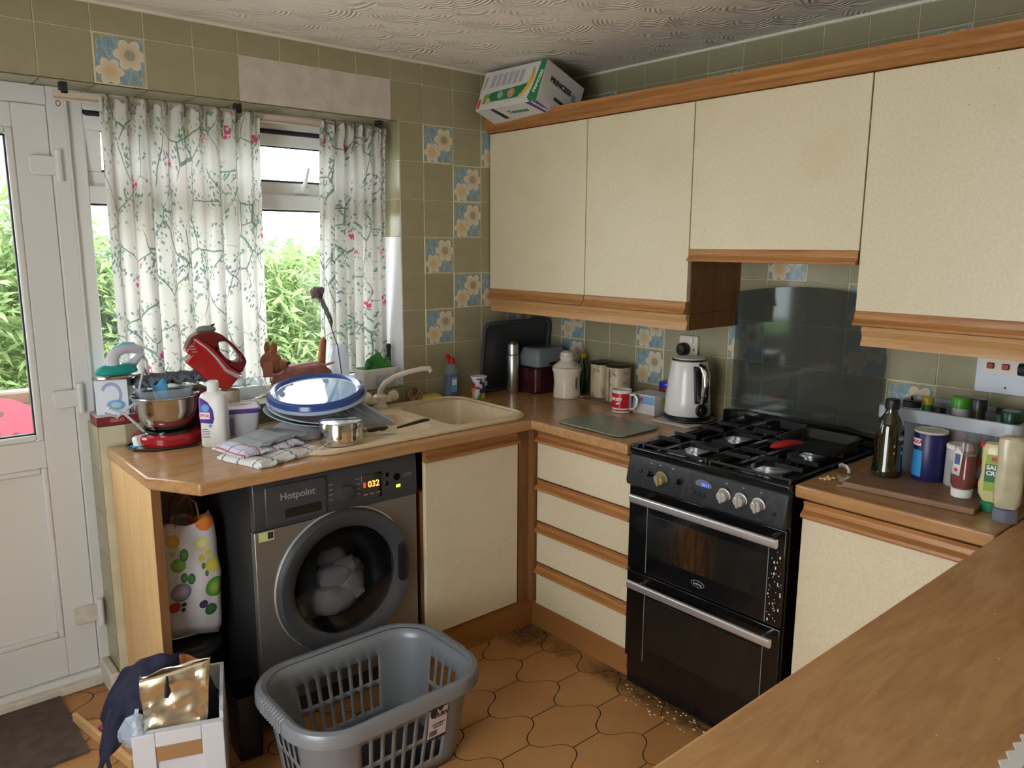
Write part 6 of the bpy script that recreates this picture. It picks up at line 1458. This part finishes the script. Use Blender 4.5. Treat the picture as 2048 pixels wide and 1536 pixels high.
def navy(u, v):
    s_ = -.150+.300*u
    prof_ = .285+.145*sin(pi*min(1, max(0, (u-.02)*1.05)))**.55
    z = prof_-.135*v*(1.15-u*.4); y = -.055+.10*(1-v)+.012*sin(10*u+3*v); x = s_-.015*v*(1-u)
    return (x+.010*mnoise.noise(Vector((u*7, v*5, 2))), y+.016*mnoise.noise(Vector((u*8, v*6, 9))), z+.008*mnoise.noise(Vector((u*9, v*4, 5))))
M['navy'] = pbr('navy_cloth', rgb(26, 28, 54), .8, var=.2, vs=20)
part(nv, 'cloth', MB().grid(34, 18, navy), M['navy'], smooth=120, solid=.006)
part(nv, 'strap', MB().tube([(-.118, -.06, .345), (-.132, -.085, .29), (-.128, -.10, .22), (-.118, -.105, .16)], .007, 6, sq=.4), M['navy'])
part(nv, 'orange_lining', MB().grid(8, 6, lambda u, v: (.055+.06*u, .02+.01*sin(6*u), .33+.095*v-.02*u)), pbr('orange_cloth', rgb(150, 86, 44), .8), smooth=120, solid=.004)
pbl = thing('white_carrier_bag', 'crumpled pale blue carrier bag beside the gold gift bag', 'bag', (-2.135, -.735, .255))
part(pbl, 'bag_film', MB().ball((0, 0, .035), .034, .045, .045, 18, 12).warp(lambda x, y, z: (x+.014*mnoise.noise(Vector((x*40, y*40, z*40))), y+.014*mnoise.noise(Vector((x*40+4, y*40, z*40))), z+.012*mnoise.noise(Vector((x*40, y*40+8, z*40))))), glassy('pale_blue_film', (.8, .88, .97, 1), .4, .15, (.7, .78, .9, 1)), smooth=30)
crt = thing('dark_crate', 'dark navy plastic crate between the white box and the washing machine', 'crate', (-1.785, -.585, 0), -6)
part(crt, 'crate_wall', dish(-.042, -.062, .042, .062, .012, .21, .005, .004).xf(T(0, 0, .0005)), pbr('dark_navy_plastic', rgb(22, 24, 40), .35))
fw = thing('wooden_tray_frame', 'pale wooden tray frame lying on the floor beside the white box', 'tray', (0, 0, 0))
def plank(a, b, w_, h_):
    a = Vector(a); b = Vector(b); d = (b-a); L0 = d.length; an = math.degrees(atan2(d.y, d.x))
    return MB().box(0, -w_/2, 0, L0, w_/2, h_).xf(T(a.x, a.y, a.z) @ RZ(an))
part(fw, 'side_rail', plank((-2.165, -.085, .0005), (-2.085, -.46, .0005), .014, .035), M['lightwood'], bevel=.002)
part(fw, 'side_rail', plank((-2.088, -.30, .0005), (-1.98, -.20, .0005), .012, .035), M['lightwood'], bevel=.002)
part(fw, 'tray_base', MB().prism([(-2.155, -.10), (-2.085, -.42), (-1.985, -.40), (-1.985, -.20)], .001, .006), M['lightwood'])
for i, (x, y, c, lbx) in enumerate(((-2.060, -.235, rgb(206, 36, 48), 'small red toy piece in the wooden tray'), (-2.085, -.245, rgb(214, 180, 90), 'small yellow toy piece in the wooden tray'), (-2.105, -.225, rgb(140, 60, 110), 'small purple toy piece in the wooden tray'), (-2.035, -.255, rgb(196, 54, 60), 'flat red toy piece beside the white box'))):
    onemesh('toy_piece', MB().ball((x, y, .026), .022, .017, .018, 10, 8).warp(lambda a, b, d: (a+.007*mnoise.noise(Vector((a*80, b*80, d*80))), b+.007*mnoise.noise(Vector((a*80+3, b*80, d*80))), d)), pbr('toy_%d' % i, c, .4), lbx, 'toy')
dm = thing('door_mat', 'dark brown ribbed door mat on the floor by the back door', 'mat', (-2.46, -.10, 0), 3)
part(dm, 'mat', MB().prism([(-.30, -.20)]+[(-.30+.6*i/12, -.20+random.uniform(-.003, .003)) for i in range(1, 12)]+[(.285, -.20), (.30, .19)]+[(.3-.6*i/12, .20+random.uniform(-.003, .003)) for i in range(1, 12)]+[(-.30, .20)], .0005, .009), pbr('brown_mat', rgb(84, 72, 64), .95, var=.2, vs=20, bump=.5, bs=160))
